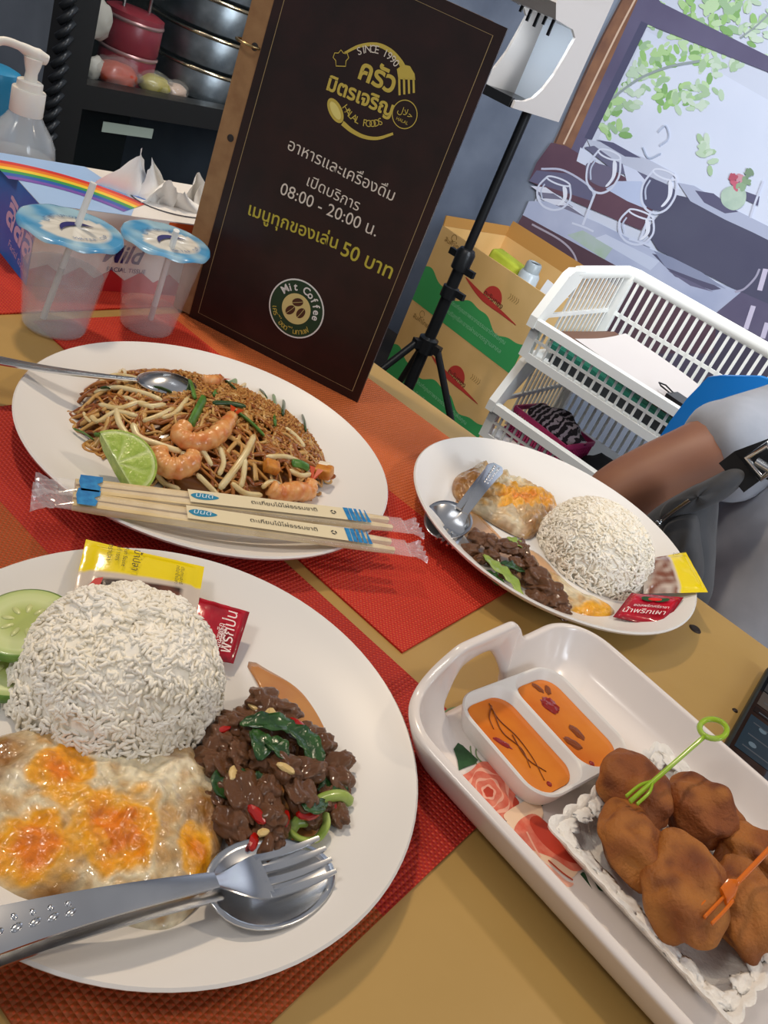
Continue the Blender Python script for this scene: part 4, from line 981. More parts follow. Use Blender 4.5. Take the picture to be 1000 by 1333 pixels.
for s in (-1, 1):
    cy = s*(DD/4-.0006); q = rrect(ww-.0050, wd_-.0042, .0125, 8, 0, cy)
    so = MB().prism(q, .005, .0112).build('sauce', SAU, dish)
    DM = dish.matrix_basis
    Zs = Matrix.Translation((0, 0, .0113))
    if s < 0:
        for k, pts in enumerate(([(-.030, .004), (-.018, .001), (-.004, .003), (.012, .001), (.026, -.004)], [(-.024, .002), (-.010, -.004), (.004, -.001), (.016, -.006)], [(-.028, .004), (-.022, -.004), (-.014, -.008)], [(-.006, .001), (.010, -.003), (.022, .002)])):
            tp = smoothpath([(a, b+cy, .0115) for a, b in pts], 6); MB().tube(tp, [.0009*(1-.5*i/len(tp)) for i in range(len(tp))], 6, flat=.5).build('herb_stalk', HERB, so, smooth=180)
        link_mesh('herb_seed', blob_mesh('herb_seed', .0018, .0016, .0008, 3, .1), PEP, so, (.029, cy-.003, .0113))
        link_mesh('chili_flake', blob_mesh('chili_flake', .006, .0018, .0007, 5, .3), PEP, so, (-.004, cy-.010, .0113), (0, 0, .5))
    else:
        link_mesh('chili_flake', blob_mesh('chili_flake', .0068, .0052, .0012, 7, .25, 3), PEP, so, (-.014, cy, .0114))
        for a, b, r_, t in ((-.028, .003, .0045, .3), (-.024, .009, .0042, -.7), (.009, .001, .006, .1), (.014, -.009, .0062, .4)):
            link_mesh('herb_leaf', blob_mesh('herb_leaf', r_, r_*.5, .0006, int(a*999) % 7, .2), HERB, so, (a, cy+b, .0114), (0, 0, t))
        link_mesh('herb_seed', blob_mesh('herb_seed', .0018, .0016, .0008, 4, .1), PEP, so, (.030, cy-.009, .0114))

# ------------------------------------------------------------------ embossed white plate with nuggets
ec = Vector((.0425, .4145, TFZ+.0006)); erot = radians(-7)
epl = empty('embossed_plate', ec, erot, 'white rectangular plate with ruffled embossed rim holding the nuggets', 'plate')
EW_, ED_, EH = .118, .128, .019
EMB = M('embossed_ceramic', '#f0ece4', 0.3, bump=.9, bscale=150, coat=.2)
nseg = 36
def erect(w, d, z, wav=0.0):
    out = []
    for (x0, y0, x1, y1) in ((-1, -1, 1, -1), (1, -1, 1, 1), (1, 1, -1, 1), (-1, 1, -1, -1)):
        for k in range(nseg):
            f = k/nseg; x = (x0+(x1-x0)*f)*w/2; y = (y0+(y1-y0)*f)*d/2
            wv = wav*(abs(sin(f*pi*9))-.5)
            out.append((x*(1+wv*2/w), y*(1+wv*2/d), z+(wv*.55)))
    return out
mb = MB()
loft(mb, [erect(EW_-.036, ED_-.036, 0), erect(EW_-.030, ED_-.030, .002), erect(EW_-.010, ED_-.010, EH-.006, .001), erect(EW_, ED_, EH-.0016, .0022), erect(EW_+.0006, ED_+.0006, EH, .0024), erect(EW_-.004, ED_-.004, EH+.0003, .0022), erect(EW_-.010, ED_-.010, EH-.003, .0016), erect(EW_-.018, ED_-.018, EH-.0075, .0012), erect(EW_-.026, ED_-.026, .0065, .0004), erect(EW_-.034, ED_-.034, .0042), erect(EW_-.06, ED_-.06, .0042)], True, True)
ob = mb.build('plate_body', EMB, epl, smooth=60)
# raised scroll relief along the rim
rr = random.Random(3)
for side in range(4):
    for k in range(8):
        f = (k+.5)/8*2-1; x, y, a = ((f*(EW_-.012)/2, -(ED_/2-.0065), 0), (EW_/2-.0065, f*(ED_-.012)/2, pi/2), (f*(EW_-.012)/2, ED_/2-.0065, pi), (-(EW_/2-.0065), f*(ED_-.012)/2, -pi/2))[side]
        link_mesh('rim_relief', blob_mesh('rim_relief', .0078, .0046, .0010, side*9+k, .45, 2.5, 3), EMB, ob, (x, y, EH-.0022), (radians(-28)*0, 0, a+rr.uniform(-.6, .6)), smooth=180)
NUGM = VC('fried_batter', 0.62, bump=.55, bscale=520)
EPM = Matrix.Translation(ec) @ Matrix.Rotation(erot, 4, 'Z')
def nugget(x, y, z, sx, sy, sz, rot, seed, label, dark=0.0):
    c = at(x, y, TFZ+z); me = blob_mesh('chicken_nugget', sx, sy, sz, seed, .21, 1.5, 5, .025, 5)
    A = srgb('#a9682a'); B = srgb('#8a4a1c'); C_ = srgb('#6b3413'); D_ = srgb('#c08038')
    set_cols(me, lambda p: mixc(mixc(mixc(A, B, .5+nz(p, 60, seed)*1.5+dark), C_, nz(p, 130, seed+2)*1.2+dark*.4-.1), D_, nz(p, 45, seed+7)*1.1-.15-dark))
    return tag(link_mesh('chicken_nugget', me, NUGM, None, c, rot, smooth=180), label, 'nugget', 'fried nuggets on the embossed plate')
nugget(830, 1032, .0285, .0225, .0195, .0165, (0, .1, -.4), 1, 'dark brown round nugget speared by the green pick', .35)
nugget(916, 1056, .0285, .0225, .0200, .0165, (0, 0, .3), 2, 'reddish brown nugget at the back right of the pile', .25)
nugget(826, 1102, .0270, .0235, .0165, .0155, (.1, 0, -.5), 3, 'golden nugget at the left with a dark speck', .0)
nugget(893, 1158, .0330, .0260, .0215, .0155, (.15, .25, -.95), 4, 'large flat golden nugget at the front of the pile', .0)
nugget(965, 1178, .0270, .0250, .0190, .0150, (.1, .2, -.75), 5, 'orange brown nugget under the orange pick', .0)
nugget(985, 1118, .0270, .0230, .0190, .0150, (0, 0, .2), 6, 'partly hidden nugget at the right edge behind the orange pick', .1)
# party picks
PKG = M('green_plastic', '#a6cf2c', 0.15, alpha=.72, coat=.5, sub=.1); PKO = M('orange_plastic', '#ef7a10', 0.15, alpha=.75, coat=.5)
def pick_parts(g, pts, mat, r):
    MB().tube(smoothpath(pts, 6), r, 8, flat=.6).build('stem', mat, g, smooth=180)
a = at(830, 1035, TFZ+.046); b = at(918, 958, TFZ+.062)
g = empty('party_pick', a, 0, 'lime green plastic pick with ring end stuck in a nugget', 'pick')
d = (b-a)
pick_parts(g, [d*-.10, d*.5, d*1.0], PKG, [.0016]*13)
tdir = d.normalized(); sd = CX - tdir*tdir.dot(CX); sd.normalize(); rc = d*1.0+tdir*.0085
MB().tube([rc+.0085*cos(2*pi*k/26)*tdir+.0070*sin(2*pi*k/26)*sd for k in range(26)], .0017, 8, closed=True).build('ring', PKG, g, smooth=180)
for s in (-1, 1): pick_parts(g, [d*.22, d*.10+sd*s*.0030, d*-.08+sd*s*.0034], PKG, [.0011]*13)
a = at(940, 1170, TFZ+.046); b = at(1035, 1070, TFZ+.066); d = b-a
g = empty('party_pick', a, 0, 'orange plastic fork pick stuck in the front nuggets', 'pick')
tdir = d.normalized(); sd = CX - tdir*tdir.dot(CX); sd.normalize()
pick_parts(g, [d*.15, d*.6, d*1.0], PKO, [.0017]*13)
MB().tube([d*.20, d*.12, d*.02], [.0018, .0058, .0052], 10, flat=.25).build('fork_head', PKO, g, smooth=60)
for s in (-1, 0, 1): pick_parts(g, [d*.05+sd*s*.0040, d*-.1+sd*s*.0042, d*-.22+sd*s*.0040], PKO, [.0011]*13)
rc = d*1.0+tdir*.0085
MB().tube([rc+.0085*cos(2*pi*k/26)*tdir+.0070*sin(2*pi*k/26)*sd for k in range(26)], .0017, 8, closed=True).build('ring', PKO, g, smooth=180)

# ------------------------------------------------------------------ phone
PHB = M('phone_case', '#20241f', 0.4); PHS = M('phone_glass', '#0a0d11', 0.05, coat=.6)
pcn = (W(942, 972, 'z', T+.008)+W(1003, 866, 'z', T+.008))/2
ph = empty('phone', (pcn.x+.037, pcn.y-.002, T+.0002), radians(3), 'dark phone lying face up at the right table edge', 'phone')
rbox('case', .075, .152, .0095, .0040, PHB, ph)
q = rrect(.069, .146, .008, 6)
MB().prism(q, .0092, .0097).build('screen', PHS, ph)
ZP = Matrix.Translation((0, 0, .0098))
for (x0, x1, y0, y1, c) in ((-.032, .032, .030, .066, '#3a3b3d'), (-.032, .032, .006, .028, '#4a4744'), (-.032, .032, -.062, -.012, '#1c3442'), (-.032, .032, -.006, .002, '#0f1418')):
    decal(ZP, [(x0, y0), (x1, y0), (x1, y1), (x0, y1)], M('screen_'+c[1:], c, 0.08), ph, 'screen_panel', .0001)
for k in range(7):
    y = -.055+.017*k; decal(ZP, [(-.028, y), (-.028+.03+.008*(k % 3), y), (-.028+.03+.008*(k % 3), y+.0014), (-.028, y+.0014)], M('screen_text', '#49525a', 0.2), ph, 'screen_line', .0002)
for k in range(3):
    decal(ZP, ell((-.022+.002*k, -.047+.024*k), .003, .003, 0, 16), M('screen_icon', '#5d7280', 0.2), ph, 'screen_icon', .0002)

# ------------------------------------------------------------------ cups of water
CUPM = M('frosted_cup_plastic', '#eef3f6', 0.14, alpha=.20, coat=1.0, spec=.9); WATM = M('water', '#b9c6d0', 0.05, alpha=.30, spec=.6); ICE = M('pink_tint_water', '#d9a49c', 0.08, alpha=.28)
LIDM = VC('sealed_lid_film', 0.16, coat=.5, alpha=.97); STRW = M('white_straw', '#eef0ee', 0.35, alpha=.88)
NAVY = M('navy_print', '#27246b', 0.4); LIDW = M('lid_text_print', '#355f92', 0.4)
def cup(px, H_, Rb, Rt, fill, straw, label, ang, wat):
    c = at(*px, T+.0018); g = empty('water_cup', c, ang, label, 'cup', 'sealed plastic water cups')
    mb = MB(); prof = [(0, .0012), (Rb*.8, .0008), (Rb*.93, 0), (Rb, .002)]
    for k in range(1, 10): prof.append((Rb+(Rt-Rb)*k/10+(.0004 if k % 2 else 0), .002+(H_-.006)*k/10))
    prof += [(Rt-.0008, H_-.003), (Rt, H_-.002), (Rt+.0028, H_-.0012), (Rt+.003, H_), (Rt, H_)]
    mb.lathe(prof, 56).build('cup_wall', CUPM, g, smooth=50)
    rf = lambda z: Rb+(Rt-Rb)*z/H_-.0012
    MB().lathe([(0, .002), (rf(.002), .002), (rf(fill*.5), fill*.5), (rf(fill), fill), (0, fill)], 48).build('water', wat, g, smooth=50)
    # lid film
    vs = [(0, 0, H_+.0012)]; na = 64; rad = [.2, .4, .55, .62, .70, .80, .90, .97, 1.0, 1.03]
    for r in rad:
        for k in range(na):
            a = 2*pi*k/na; R_ = (Rt+.0032)*r; vs.append((R_*cos(a), R_*sin(a), H_+.0012+.0006*nz((cos(a)*3, sin(a)*3, r*3), 1.2)-(.0035+.001*sin(a*9) if r > 1.01 else 0)))
    fs = [(0, 1+k, 1+(k+1) % na) for k in range(na)]+[(1+i*na+k, 1+(i+1)*na+k, 1+(i+1)*na+(k+1) % na, 1+i*na+(k+1) % na) for i in range(len(rad)-1) for k in range(na)]
    me = bpy.data.meshes.new('lid_film'); me.from_pydata(vs, [], fs); me.update()
    LBl = srgb('#4f9fd2'); LPa = srgb('#a9cfe0'); LWh = srgb('#e6e4da')
    set_cols(me, lambda p: mixc(mixc(LPa, LBl, .5+1.6*nz(p, 55, 3)+.3*sin(atan2(p.y, p.x)*2)), LWh, 1 if (((p.x-.006)/(Rt*.62))**2+(p.y/(Rt*.80))**2 < 1) else 0))
    lid = link_mesh('lid_film', me, LIDM, g, smooth=180)
    Zl = Matrix.Translation((0, 0, H_+.0022)) @ Matrix.Rotation(pi/2, 4, 'Z')
    decal_line(Zl, circ((0, -.018), .020, 14, 35, 145), [.0006+.0062*sin(pi*i/13) for i in range(14)], NAVY, lid, 'smile_logo', .0002)
    arc_text(Zl, 'น้ำดื่มสะอาด', (0, -.010), .024, 128, 52, .0078, LIDW, lid, lift=.0002)
    arc_text(Zl, 'WATER CUP', (0, 0), .0285, 236, 304, .0056, LIDW, lid, lift=.0002, inward=True)
    p = [at(*straw[0], T+.006)-c, at(*straw[1], T+straw[2])-c]; Rm = Matrix.Rotation(-ang, 4, 'Z')
    MB().tube([Rm @ p[0], Rm @ p[1]], .0027, 10).build('straw', STRW, g, smooth=60)
cup((70, 424), .088, .0265, .0372, .052, ((56, 414), (122, 238), .128), 'frosted plastic cup of water with blue sealed lid, left one', .15, WATM)
cup((190, 424), .084, .0245, .0350, .020, ((196, 415), (230, 300), .104), 'frosted plastic cup with tilted blue lid beside the menu', .15, ICE)

# ------------------------------------------------------------------ tissue box
bx = empty('tissue_box', (-.655, .441, T+.0018), radians(-10), 'printed tissue box with rainbow and blue end behind the cups', 'tissue box')
BXL, BXW, BXH = .215, .115, .076          # along y, depth to -x, height
BXM = M('printed_carton', '#ebe4da', 0.4)
MB().box(-BXW, 0, 0, BXL, 0, BXH).build('carton', BXM, bx)
FEND = frame_mtx((-BXW, -.0001, 0), (1, 0, 0), (0, 0, 1)); FTOP = frame_mtx((0, 0, BXH), (0, 1, 0), (-1, 0, 0)); FFR = frame_mtx((.0001, 0, 0), (0, 1, 0), (0, 0, 1))
CB = M('carton_blue', '#0f6fd0', 0.35, col2='#1f86e0', scale=20); CLB = M('carton_light_blue', '#a4c3ea', 0.4); 
decal(FEND, [(0, 0), (BXW, 0), (BXW, BXH), (0, BXH)], CB, bx, 'blue_end_print')
LIL = M('lilac_print', '#cfc7ea', 0.4)
text_on(FEND, 'ลิลลี่', (.052, .034), (.112, .020), LIL, bx, lift=.0006, bold=.03)
text_on(FEND, 'Facial tissue', (.066, .015), (.112, .006), LIL, bx, lift=.0006)
decal(FTOP, [(0, 0), (.085, 0), (.11, .04), (.09, BXW), (0, BXW)], CLB, bx, 'light_blue_top_print')
for k, c in enumerate(('#d7352b', '#ef7d22', '#f4d034', '#3c9a52', '#2e5fb0', '#7a56ad')):
    R_ = .150-.0075*k
    decal_line(FTOP, circ((-.005, -.060), R_, 22, 92, 38), .0076, M('rainbow_'+c[1:], c, 0.4), bx, 'rainbow_stripe', .0006)
decal(FTOP, [(.10, .085), (.125, .10), (.15, .085), (.15, .055), (.12, .045), (.10, .06)], CB, bx, 'blue_cloud_print', .0008)
decal_line(FTOP, circ((.155, .050), .045, 30, 0, 360, .034), .0018, M('dark_outline_print', '#2b2f45', 0.4), bx, 'opening_outline', .0009, closed=True)
decal(FTOP, circ((.155, .050), .044, 30, 0, 360, .033), M('carton_white', '#f2ede6', 0.4), bx, 'opening_panel', .0007)
text_on(FTOP, 'กระดาษเช็ดหน้า', (.085, .075), (.125, .072), M('dark_outline_print'), bx, lift=.001)
REDP = M('carton_red', '#c32a2e', 0.4)
zz = [(0, 0), (BXL, 0), (BXL, .020)]+[(BXL*(1-k/14), .012+.010*(k % 2)) for k in range(1, 14)]+[(0, .016)]
decal(FFR, zz, REDP, bx, 'red_zigzag_print')
text_on(FFR, 'Mild', (.066, .030), (.108, .030), NAVY, bx, lift=.0006, shear=.3, bold=.02, hscale=1.1)
text_on(FFR, 'FACIAL TISSUE', (.072, .0205), (.112, .0205), NAVY, bx, lift=.0006)
decal_line(FFR, circ((.165, .035), .012, 24, -60, 230), .002, M('dark_outline_print'), bx, 'cartoon_outline')
decal(FFR, [(.125, BXH-.012), (.185, BXH-.010), (.185, BXH-.001), (.125, BXH-.001)], M('carton_orange', '#d8602a', 0.4), bx, 'orange_print')
TIS = M('white_tissue', '#fdfbf6', 0.85)
ti = empty('tissue_sheet', bx.matrix_basis @ Vector((-.050, .150, BXH)), radians(-10), 'crumpled white tissue pulled out of the box opening', 'tissue')
for (ox, oy, hgt, wid, ry_, sd_) in ((-.012, -.038, .052, .030, .3, 1), (0, -.010, .042, .028, -.2, 2), (-.006, .026, .036, .026, .5, 3), (.012, -.022, .030, .026, .9, 4), (.010, .044, .030, .024, -.5, 5), (.016, .010, .024, .030, .4, 6)):
    vs = []; fs = []; n = 9
    for i in range(n+1):
        for j in range(n+1):
            u, v = i/n*2-1, j/n; wv = wid*(1-.75*v)*(1+.2*sin(v*4+sd_))
            x = ox+.010*sin(u*3.1+sd_+v*2)*(1-.4*v)+.010*v*sin(sd_*2.1); y = oy+u*wv+.012*v*cos(sd_*1.7); vs.append((x*cos(ry_)-0*y, y, -.004+(hgt*v)*(1-.25*abs(u))+.002*nz((u*3, v*3, sd_), 1.3)))
    for i in range(n):
        for j in range(n): fs.append((i*(n+1)+j, i*(n+1)+j+1, (i+1)*(n+1)+j+1, (i+1)*(n+1)+j))
    MB().add(vs, fs).build('tissue_fold', TIS, ti, smooth=180)

# ------------------------------------------------------------------ pump bottle
PUMP = M('white_pump_plastic', '#e6e2d8', 0.35, sub=.1); BOT = M('clear_bottle', '#dfe5e6', 0.12, alpha=.42, coat=.5, spec=.7); GEL = M('clear_gel', '#d5dddf', 0.1, alpha=.35)
bp_ = W(24, 215, 'x', -.80)
pb = empty('pump_bottle', (bp_.x, bp_.y, T+.0018), radians(30), 'clear hand gel pump bottle with navy label behind the tissue box', 'bottle')
z_ = lambda y: W(27, y, 'x', -.80).z-(T+.0018)
zs, zc = z_(182), z_(141)
MB().lathe([(0, .001), (.028, 0), (.0325, .003), (.0330, .02), (.0330, zs-.012), (.031, zs), (.026, zs+.010), (.0185, zc-.010), (.0135, zc-.001), (.0135, zc+.002)], 40).build('bottle_body', BOT, pb, smooth=60)
MB().lathe([(0, .003), (.031, .003), (.0315, .02), (.0315, zs-.014), (0, zs-.014)], 36).build('gel', GEL, pb, smooth=60)
zk = z_(104)
MB().lathe([(.0150, zc-.004), (.0155, zc-.003), (.0155, zk-.008), (.0150, zk-.007), (.0120, zk-.007), (.0118, zk), (.0105, zk+.0008), (0, zk+.001)], 32).build('collar', PUMP, pb, smooth=40)
zt = z_(66)
MB().lathe([(.0062, zk), (.0055, zk+.008), (.0075, zt-.010), (.0088, zt-.004), (0, zt-.003)], 20).build('pump_stem', PUMP, pb, smooth=50)
sp = smoothpath([(.012, 0, zt-.003), (0, 0, zt-.001), (-.014, 0, zt+.003), (-.030, 0, zt+.003), (-.042, 0, zt-.008)], 6)
MB().tube(sp, [.0048+.004*max(0, 1-abs(i-5)/7) for i in range(len(sp))], 12, flat=.7).build('pump_spout', PUMP, pb, smooth=60)
LABM = M('navy_label', '#2b3f78', 0.4); LABW = M('white_label', '#dfe3e8', 0.4)
zl = z_(205)
def lab(z0, z1, mat, nm, rad): 
    vs = []; n = 24
    for k in range(n+1):
        a = radians(-180+80*k/n); vs += [(rad*cos(a), rad*sin(a), z0), (rad*cos(a), rad*sin(a), z1)]
    MB().add(vs, [(2*k, 2*k+2, 2*k+3, 2*k+1) for k in range(n)]).build(nm, mat, pb, smooth=180)
pb.rotation_euler.z = radians(75)
lab(max(.004, zl-.020), zl, LABM, 'label', .0334); lab(.003, max(.004, zl-.020), LABW, 'label_lower', .0334)
def curved_text(body, z, size, a0, mat):
    me = text_mesh(body); R_ = .0337
    for v in me.vertices: 
        a = radians(a0)+v.co.x*size/R_; v.co = Vector((R_*cos(a), R_*sin(a), z+v.co.y*size))
    link_mesh('lettering', me, mat, pb)
curved_text('YINBA', zl-.008, .0085, -146, WHITEP); curved_text('ANTIBACTERIAL', zl-.014, .0052, -154, WHITEP)

# blue lidded jar at the left frame edge
jp = W(-14, 175, 'x', -.868)
jar = empty('blue_jar', (jp.x, jp.y, T+.0002), 0, 'blue plastic jar half cut by the left edge behind the bottle', 'jar')
zj = W(-14, 84, 'x', -.868).z-T
BLJ = M('blue_jar_plastic', '#1f6f9e', 0.35)
MB().lathe([(0, 0), (.022, 0), (.024, .004), (.025, zj*.55), (.023, zj*.62), (0, zj*.62)], 32).build('jar_body', BLJ, jar, smooth=50)
MB().lathe([(0, zj*.62), (.025, zj*.62), (.0255, zj*.9), (.022, zj*.98), (.015, zj), (0, zj)], 32).build('jar_lid', M('blue_lid', '#2a86b5', 0.3), jar, smooth=50)
# ------------------------------------------------------------------ wall mural (flat print on the back wall)
mur = empty('wall_mural', (0, WY, 0), 0, 'wall mural of a set restaurant table with wine glasses and window', 'mural')
MUF = Matrix(((1, 0, 0, 0), (0, 0, -1, -.004), (0, 1, 0, 0), (0, 0, 0, 1)))      # plane frame -> mural local
def MU(x, y):
    p = W(x, y, 'y', WY); return (p.x, p.z)
xl = MU(735, 190)[0]-.012
def hazed(c, k=.16):  # mixes the washed-out glare on the mural into its print colours
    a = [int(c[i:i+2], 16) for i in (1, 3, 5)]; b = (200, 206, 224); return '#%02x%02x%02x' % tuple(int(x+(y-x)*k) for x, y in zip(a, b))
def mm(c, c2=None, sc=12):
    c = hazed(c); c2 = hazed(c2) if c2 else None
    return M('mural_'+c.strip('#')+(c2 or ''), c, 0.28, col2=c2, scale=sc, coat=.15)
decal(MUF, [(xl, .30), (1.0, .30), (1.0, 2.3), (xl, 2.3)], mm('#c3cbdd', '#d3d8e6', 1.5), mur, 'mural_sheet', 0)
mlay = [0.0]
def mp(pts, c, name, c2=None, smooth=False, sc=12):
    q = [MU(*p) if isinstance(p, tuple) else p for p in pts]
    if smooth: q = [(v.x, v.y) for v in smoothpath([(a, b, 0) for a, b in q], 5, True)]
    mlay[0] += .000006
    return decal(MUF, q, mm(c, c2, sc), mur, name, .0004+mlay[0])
def mls(pts, w, c, name, closed=False):
    q = [MU(*p) for p in pts]; q = [(v.x, v.y) for v in smoothpath([(a, b, 0) for a, b in q], 6, closed)]
    mlay[0] += .000006
    return decal_line(MUF, q, w, mm(c), mur, name, .0004+mlay[0], closed)
# garden seen through the window
mp([(842, 40), (1000, 130), (1000, 300), (870, 240), (780, 180)], '#cdd6e8', 'printed_sky', '#d9dff0', sc=3)
rl = random.Random(21)
def leaves(cx, cy, sx, sy, n, cols, s=(5, 9.5)):
    for k in range(int(n*1.5)):
        x, y = rl.gauss(cx, sx), rl.gauss(cy, sy); a = rl.uniform(0, pi); l = rl.uniform(*s); w = l*.5
        # keep inside the window opening
        if (x-842)*.92+(y-30)*.40 < -2+0: continue
        pts = [(x+l*cos(t)*cos(a)-w*sin(t)*sin(a), y+l*cos(t)*sin(a)+w*sin(t)*cos(a)) for t in (0, .7, 1.6, 2.4, 3.14, 3.9, 4.7, 5.5)]
        mp(pts, rl.choice(cols), 'printed_leaf')
GR = ['#8fbf6a', '#a9cf86', '#79a95a', '#b9d8a2', '#98bb8a']; GP2 = ['#b7d0ae', '#c6d9c0', '#a3c193']
leaves(852, 80, 14, 18, 30, GR); leaves(900, 62, 26, 12, 30, GR); leaves(930, 82, 16, 9, 12, GP2); leaves(880, 125, 26, 7, 18, GR); leaves(905, 128, 16, 8, 12, GP2); leaves(795, 150, 9, 16, 22, GR); leaves(825, 110, 10, 16, 14, GP2)
leaves(930, 12, 34, 16, 48, GR, (6, 11)); leaves(985, 35, 14, 18, 16, GP2); leaves(918, 192, 7, 12, 10, GP2, (5, 9))
mls([(790, 135), (830, 105), (870, 88), (912, 80)], .007, '#8d9a97', 'printed_branch')
mls([(965, 50), (985, 35), (1003, 18)], .005, '#8d9a97', 'printed_branch')
# dark window frame and wooden post
mp([(826, -12), (846, -14), (862, 4), (1010, 78), (1010, 100), (1000, 94), (838, 30), (766, 182), (753, 204), (738, 190)], '#4b4560', 'printed_window_frame', '#5a5470', sc=4)
mp([(836, 28), (845, 32), (772, 182), (762, 180)], '#41405a', 'printed_window_frame')
mp([(812, -5), (834, -5), (745, 194), (722, 186)], '#8a5a3a', 'printed_post', '#6f4630', sc=18)
mls([(828, 0), (796, 62), (735, 188)], .006, '#d9b899', 'printed_post_shine')
mls([(812, -2), (770, 80), (724, 186)], .006, '#4a2f22', 'printed_post_edge')
# the same window frame, floor and foliage going on outside the picture
a_, b_2 = MU(862, 4), MU(1010, 78); c_2 = MU(1010, 100); s_ = (b_2[1]-a_[1])/(b_2[0]-a_[0])
mp([list(b_2), list(c_2), [.95, c_2[1]+s_*(.95-c_2[0])], [.95, b_2[1]+s_*(.95-b_2[0])]], '#4b4560', 'printed_window_frame')
f0_, f1_ = MU(826, -12), MU(846, -14)
mp([list(f0_), list(f1_), [f1_[0]+.01, 2.29], [f0_[0]-.01, 2.29]], '#4b4560', 'printed_window_frame')
p0_, p1_ = MU(812, -5), MU(834, -5)
mp([list(p0_), list(p1_), [p1_[0]-.005, 2.29], [p0_[0]-.012, 2.29]], '#8a5a3a', 'printed_post', '#6f4630', sc=18)
for k in range(120):
    x_, z_2 = rl.uniform(f1_[0]+.05, .9), rl.gauss(1.62, .16)
    if z_2 < b_2[1]+s_*(x_-b_2[0])+.03 or z_2 > 2.25: continue
    a = rl.uniform(0, pi); l = rl.uniform(.016, .03)
    mp([[x_+l*cos(t)*cos(a)-l*.5*sin(t)*sin(a), z_2+l*cos(t)*sin(a)+l*.5*sin(t)*cos(a)] for t in (0, .7, 1.6, 2.4, 3.14, 3.9, 4.7, 5.5)], rl.choice(GR), 'printed_leaf')
e0, e1 = MU(1012, 300), MU(1012, 318)
mp([list(e0), list(e1), [.95, e1[1]-.12], [.95, e0[1]-.10]], '#a9b0c8', 'printed_white_table')
mp([list(e1), list(MU(1012, 470)), [MU(1012, 470)[0], .31], [.95, .31], [.95, e1[1]-.12]], '#3b3a50', 'printed_dark_seat', '#454459', sc=4)
d0_ = MU(935, 408)
mp([[xl+.02, .31], [.95, .31], [.95, d0_[1]], [d0_[0], d0_[1]], [xl+.02, d0_[1]-.15]], '#2f2a38', 'printed_dark_floor', '#3a3344', sc=5)
# tables, chairs and runners
mp([(719, 186), (738, 190), (765, 206), (800, 222), (860, 258), (836, 300), (760, 268), (690, 236), (700, 212)], '#4b2f3c', 'printed_table_side', '#5a3a45', sc=6)
mp([(766, 182), (790, 186), (846, 208), (880, 226), (868, 240), (838, 226), (800, 212), (772, 196)], '#b9bfd2', 'printed_far_table')
mp([(778, 182), (800, 186), (836, 206), (815, 204)], '#4d4c68', 'printed_napkin'); mp([(762, 192), (775, 190), (800, 208), (850, 232), (845, 238), (800, 222)], '#5b5a74', 'printed_table_edge')
mp([(757, 192), (776, 206), (768, 218), (752, 210)], '#d5dcef', 'printed_highlight')
mp([(812, 214), (830, 222), (846, 240), (838, 250), (818, 240)], '#cfd6ec', 'printed_chair_back'); mp([(806, 236), (836, 236), (852, 252), (842, 272), (818, 262), (790, 246)], '#b5c3e2', 'printed_runner')
mp([(700, 222), (740, 226), (776, 246), (772, 262), (735, 250), (690, 236)], '#565470', 'printed_chair_back')
mls([(706, 220), (735, 222), (768, 242), (775, 256)], .006, '#b8bcd2', 'printed_chair_edge')
for k in range(4): mp([(692+6*k, 242+8*k), (712+10*k, 244+8*k), (738+10*k, 262+8*k), (722+8*k, 264+7*k)], ('#d9dcea', '#6d6a80')[k % 2], 'printed_place_setting')
mp([(690, 262), (712, 262), (780, 290), (860, 330), (930, 366), (966, 380), (934, 408), (880, 384), (800, 344), (730, 306), (682, 280)], '#b4bcd4', 'printed_table_top', '#9aa4c2', sc=5)
mp([(740, 306), (760, 300), (800, 322), (788, 338)], '#a8b9b2', 'printed_green_runner', '#9fb79a', sc=20)
mp([(776, 310), (790, 305), (860, 340), (848, 352)], '#c6cde2', 'printed_runner')
mp([(850, 330), (868, 334), (905, 356), (940, 376), (928, 378), (880, 360)], '#46435c', 'printed_plate_shadow'); mp([(852, 326), (900, 344), (946, 376), (910, 364), (868, 348)], '#7f86a2', 'printed_plate')
mp([(870, 352), (905, 368), (930, 380), (900, 372)], '#5a5672', 'printed_plate_shadow')
mp([(682, 280), (730, 306), (800, 344), (880, 384), (935, 408), (930, 460), (640, 460), (640, 340), (666, 308)], '#3f2830', 'printed_table_side', '#4b3039', sc=4)
mls([(694, 292), (730, 312), (748, 330), (755, 352)], .006, '#a59aa6', 'printed_chair_edge')
# large dark seat to the right
mp([(882, 254), (900, 258), (945, 282), (990, 300), (1012, 312), (1012, 400), (972, 384), (930, 362), (858, 326), (842, 300), (866, 272)], '#3b3a50', 'printed_dark_seat', '#454459', sc=4)
mp([(1012, 400), (966, 380), (930, 410), (960, 440), (1012, 470)], '#4b455f', 'printed_dark_floor', '#57506a', sc=8)
mp([(884, 238), (905, 242), (952, 270), (1012, 300), (1012, 318), (980, 302), (945, 286), (900, 262)], '#a9b0c8', 'printed_white_table')
mp([(906, 248), (930, 252), (962, 276), (945, 278), (918, 264)], '#4d4a66', 'printed_napkin'); mp([(968, 248), (990, 256), (988, 268), (966, 258)], '#4d4a66', 'printed_napkin')
mp([(940, 252), (948, 244), (962, 242), (972, 250), (970, 266), (956, 274), (942, 266)], '#9fb8a4', 'printed_glass_bowl', '#b6cbb4', True, 30)
for x, y, c in ((958, 240, '#c4566a'), (964, 232, '#c98a96'), (954, 230, '#b04458'), (972, 236, '#7d9a72'), (978, 226, '#6f8a6a'), (966, 244, '#86a57c')): leaves(x, y, 2, 2, 4, [c], (4, 6))
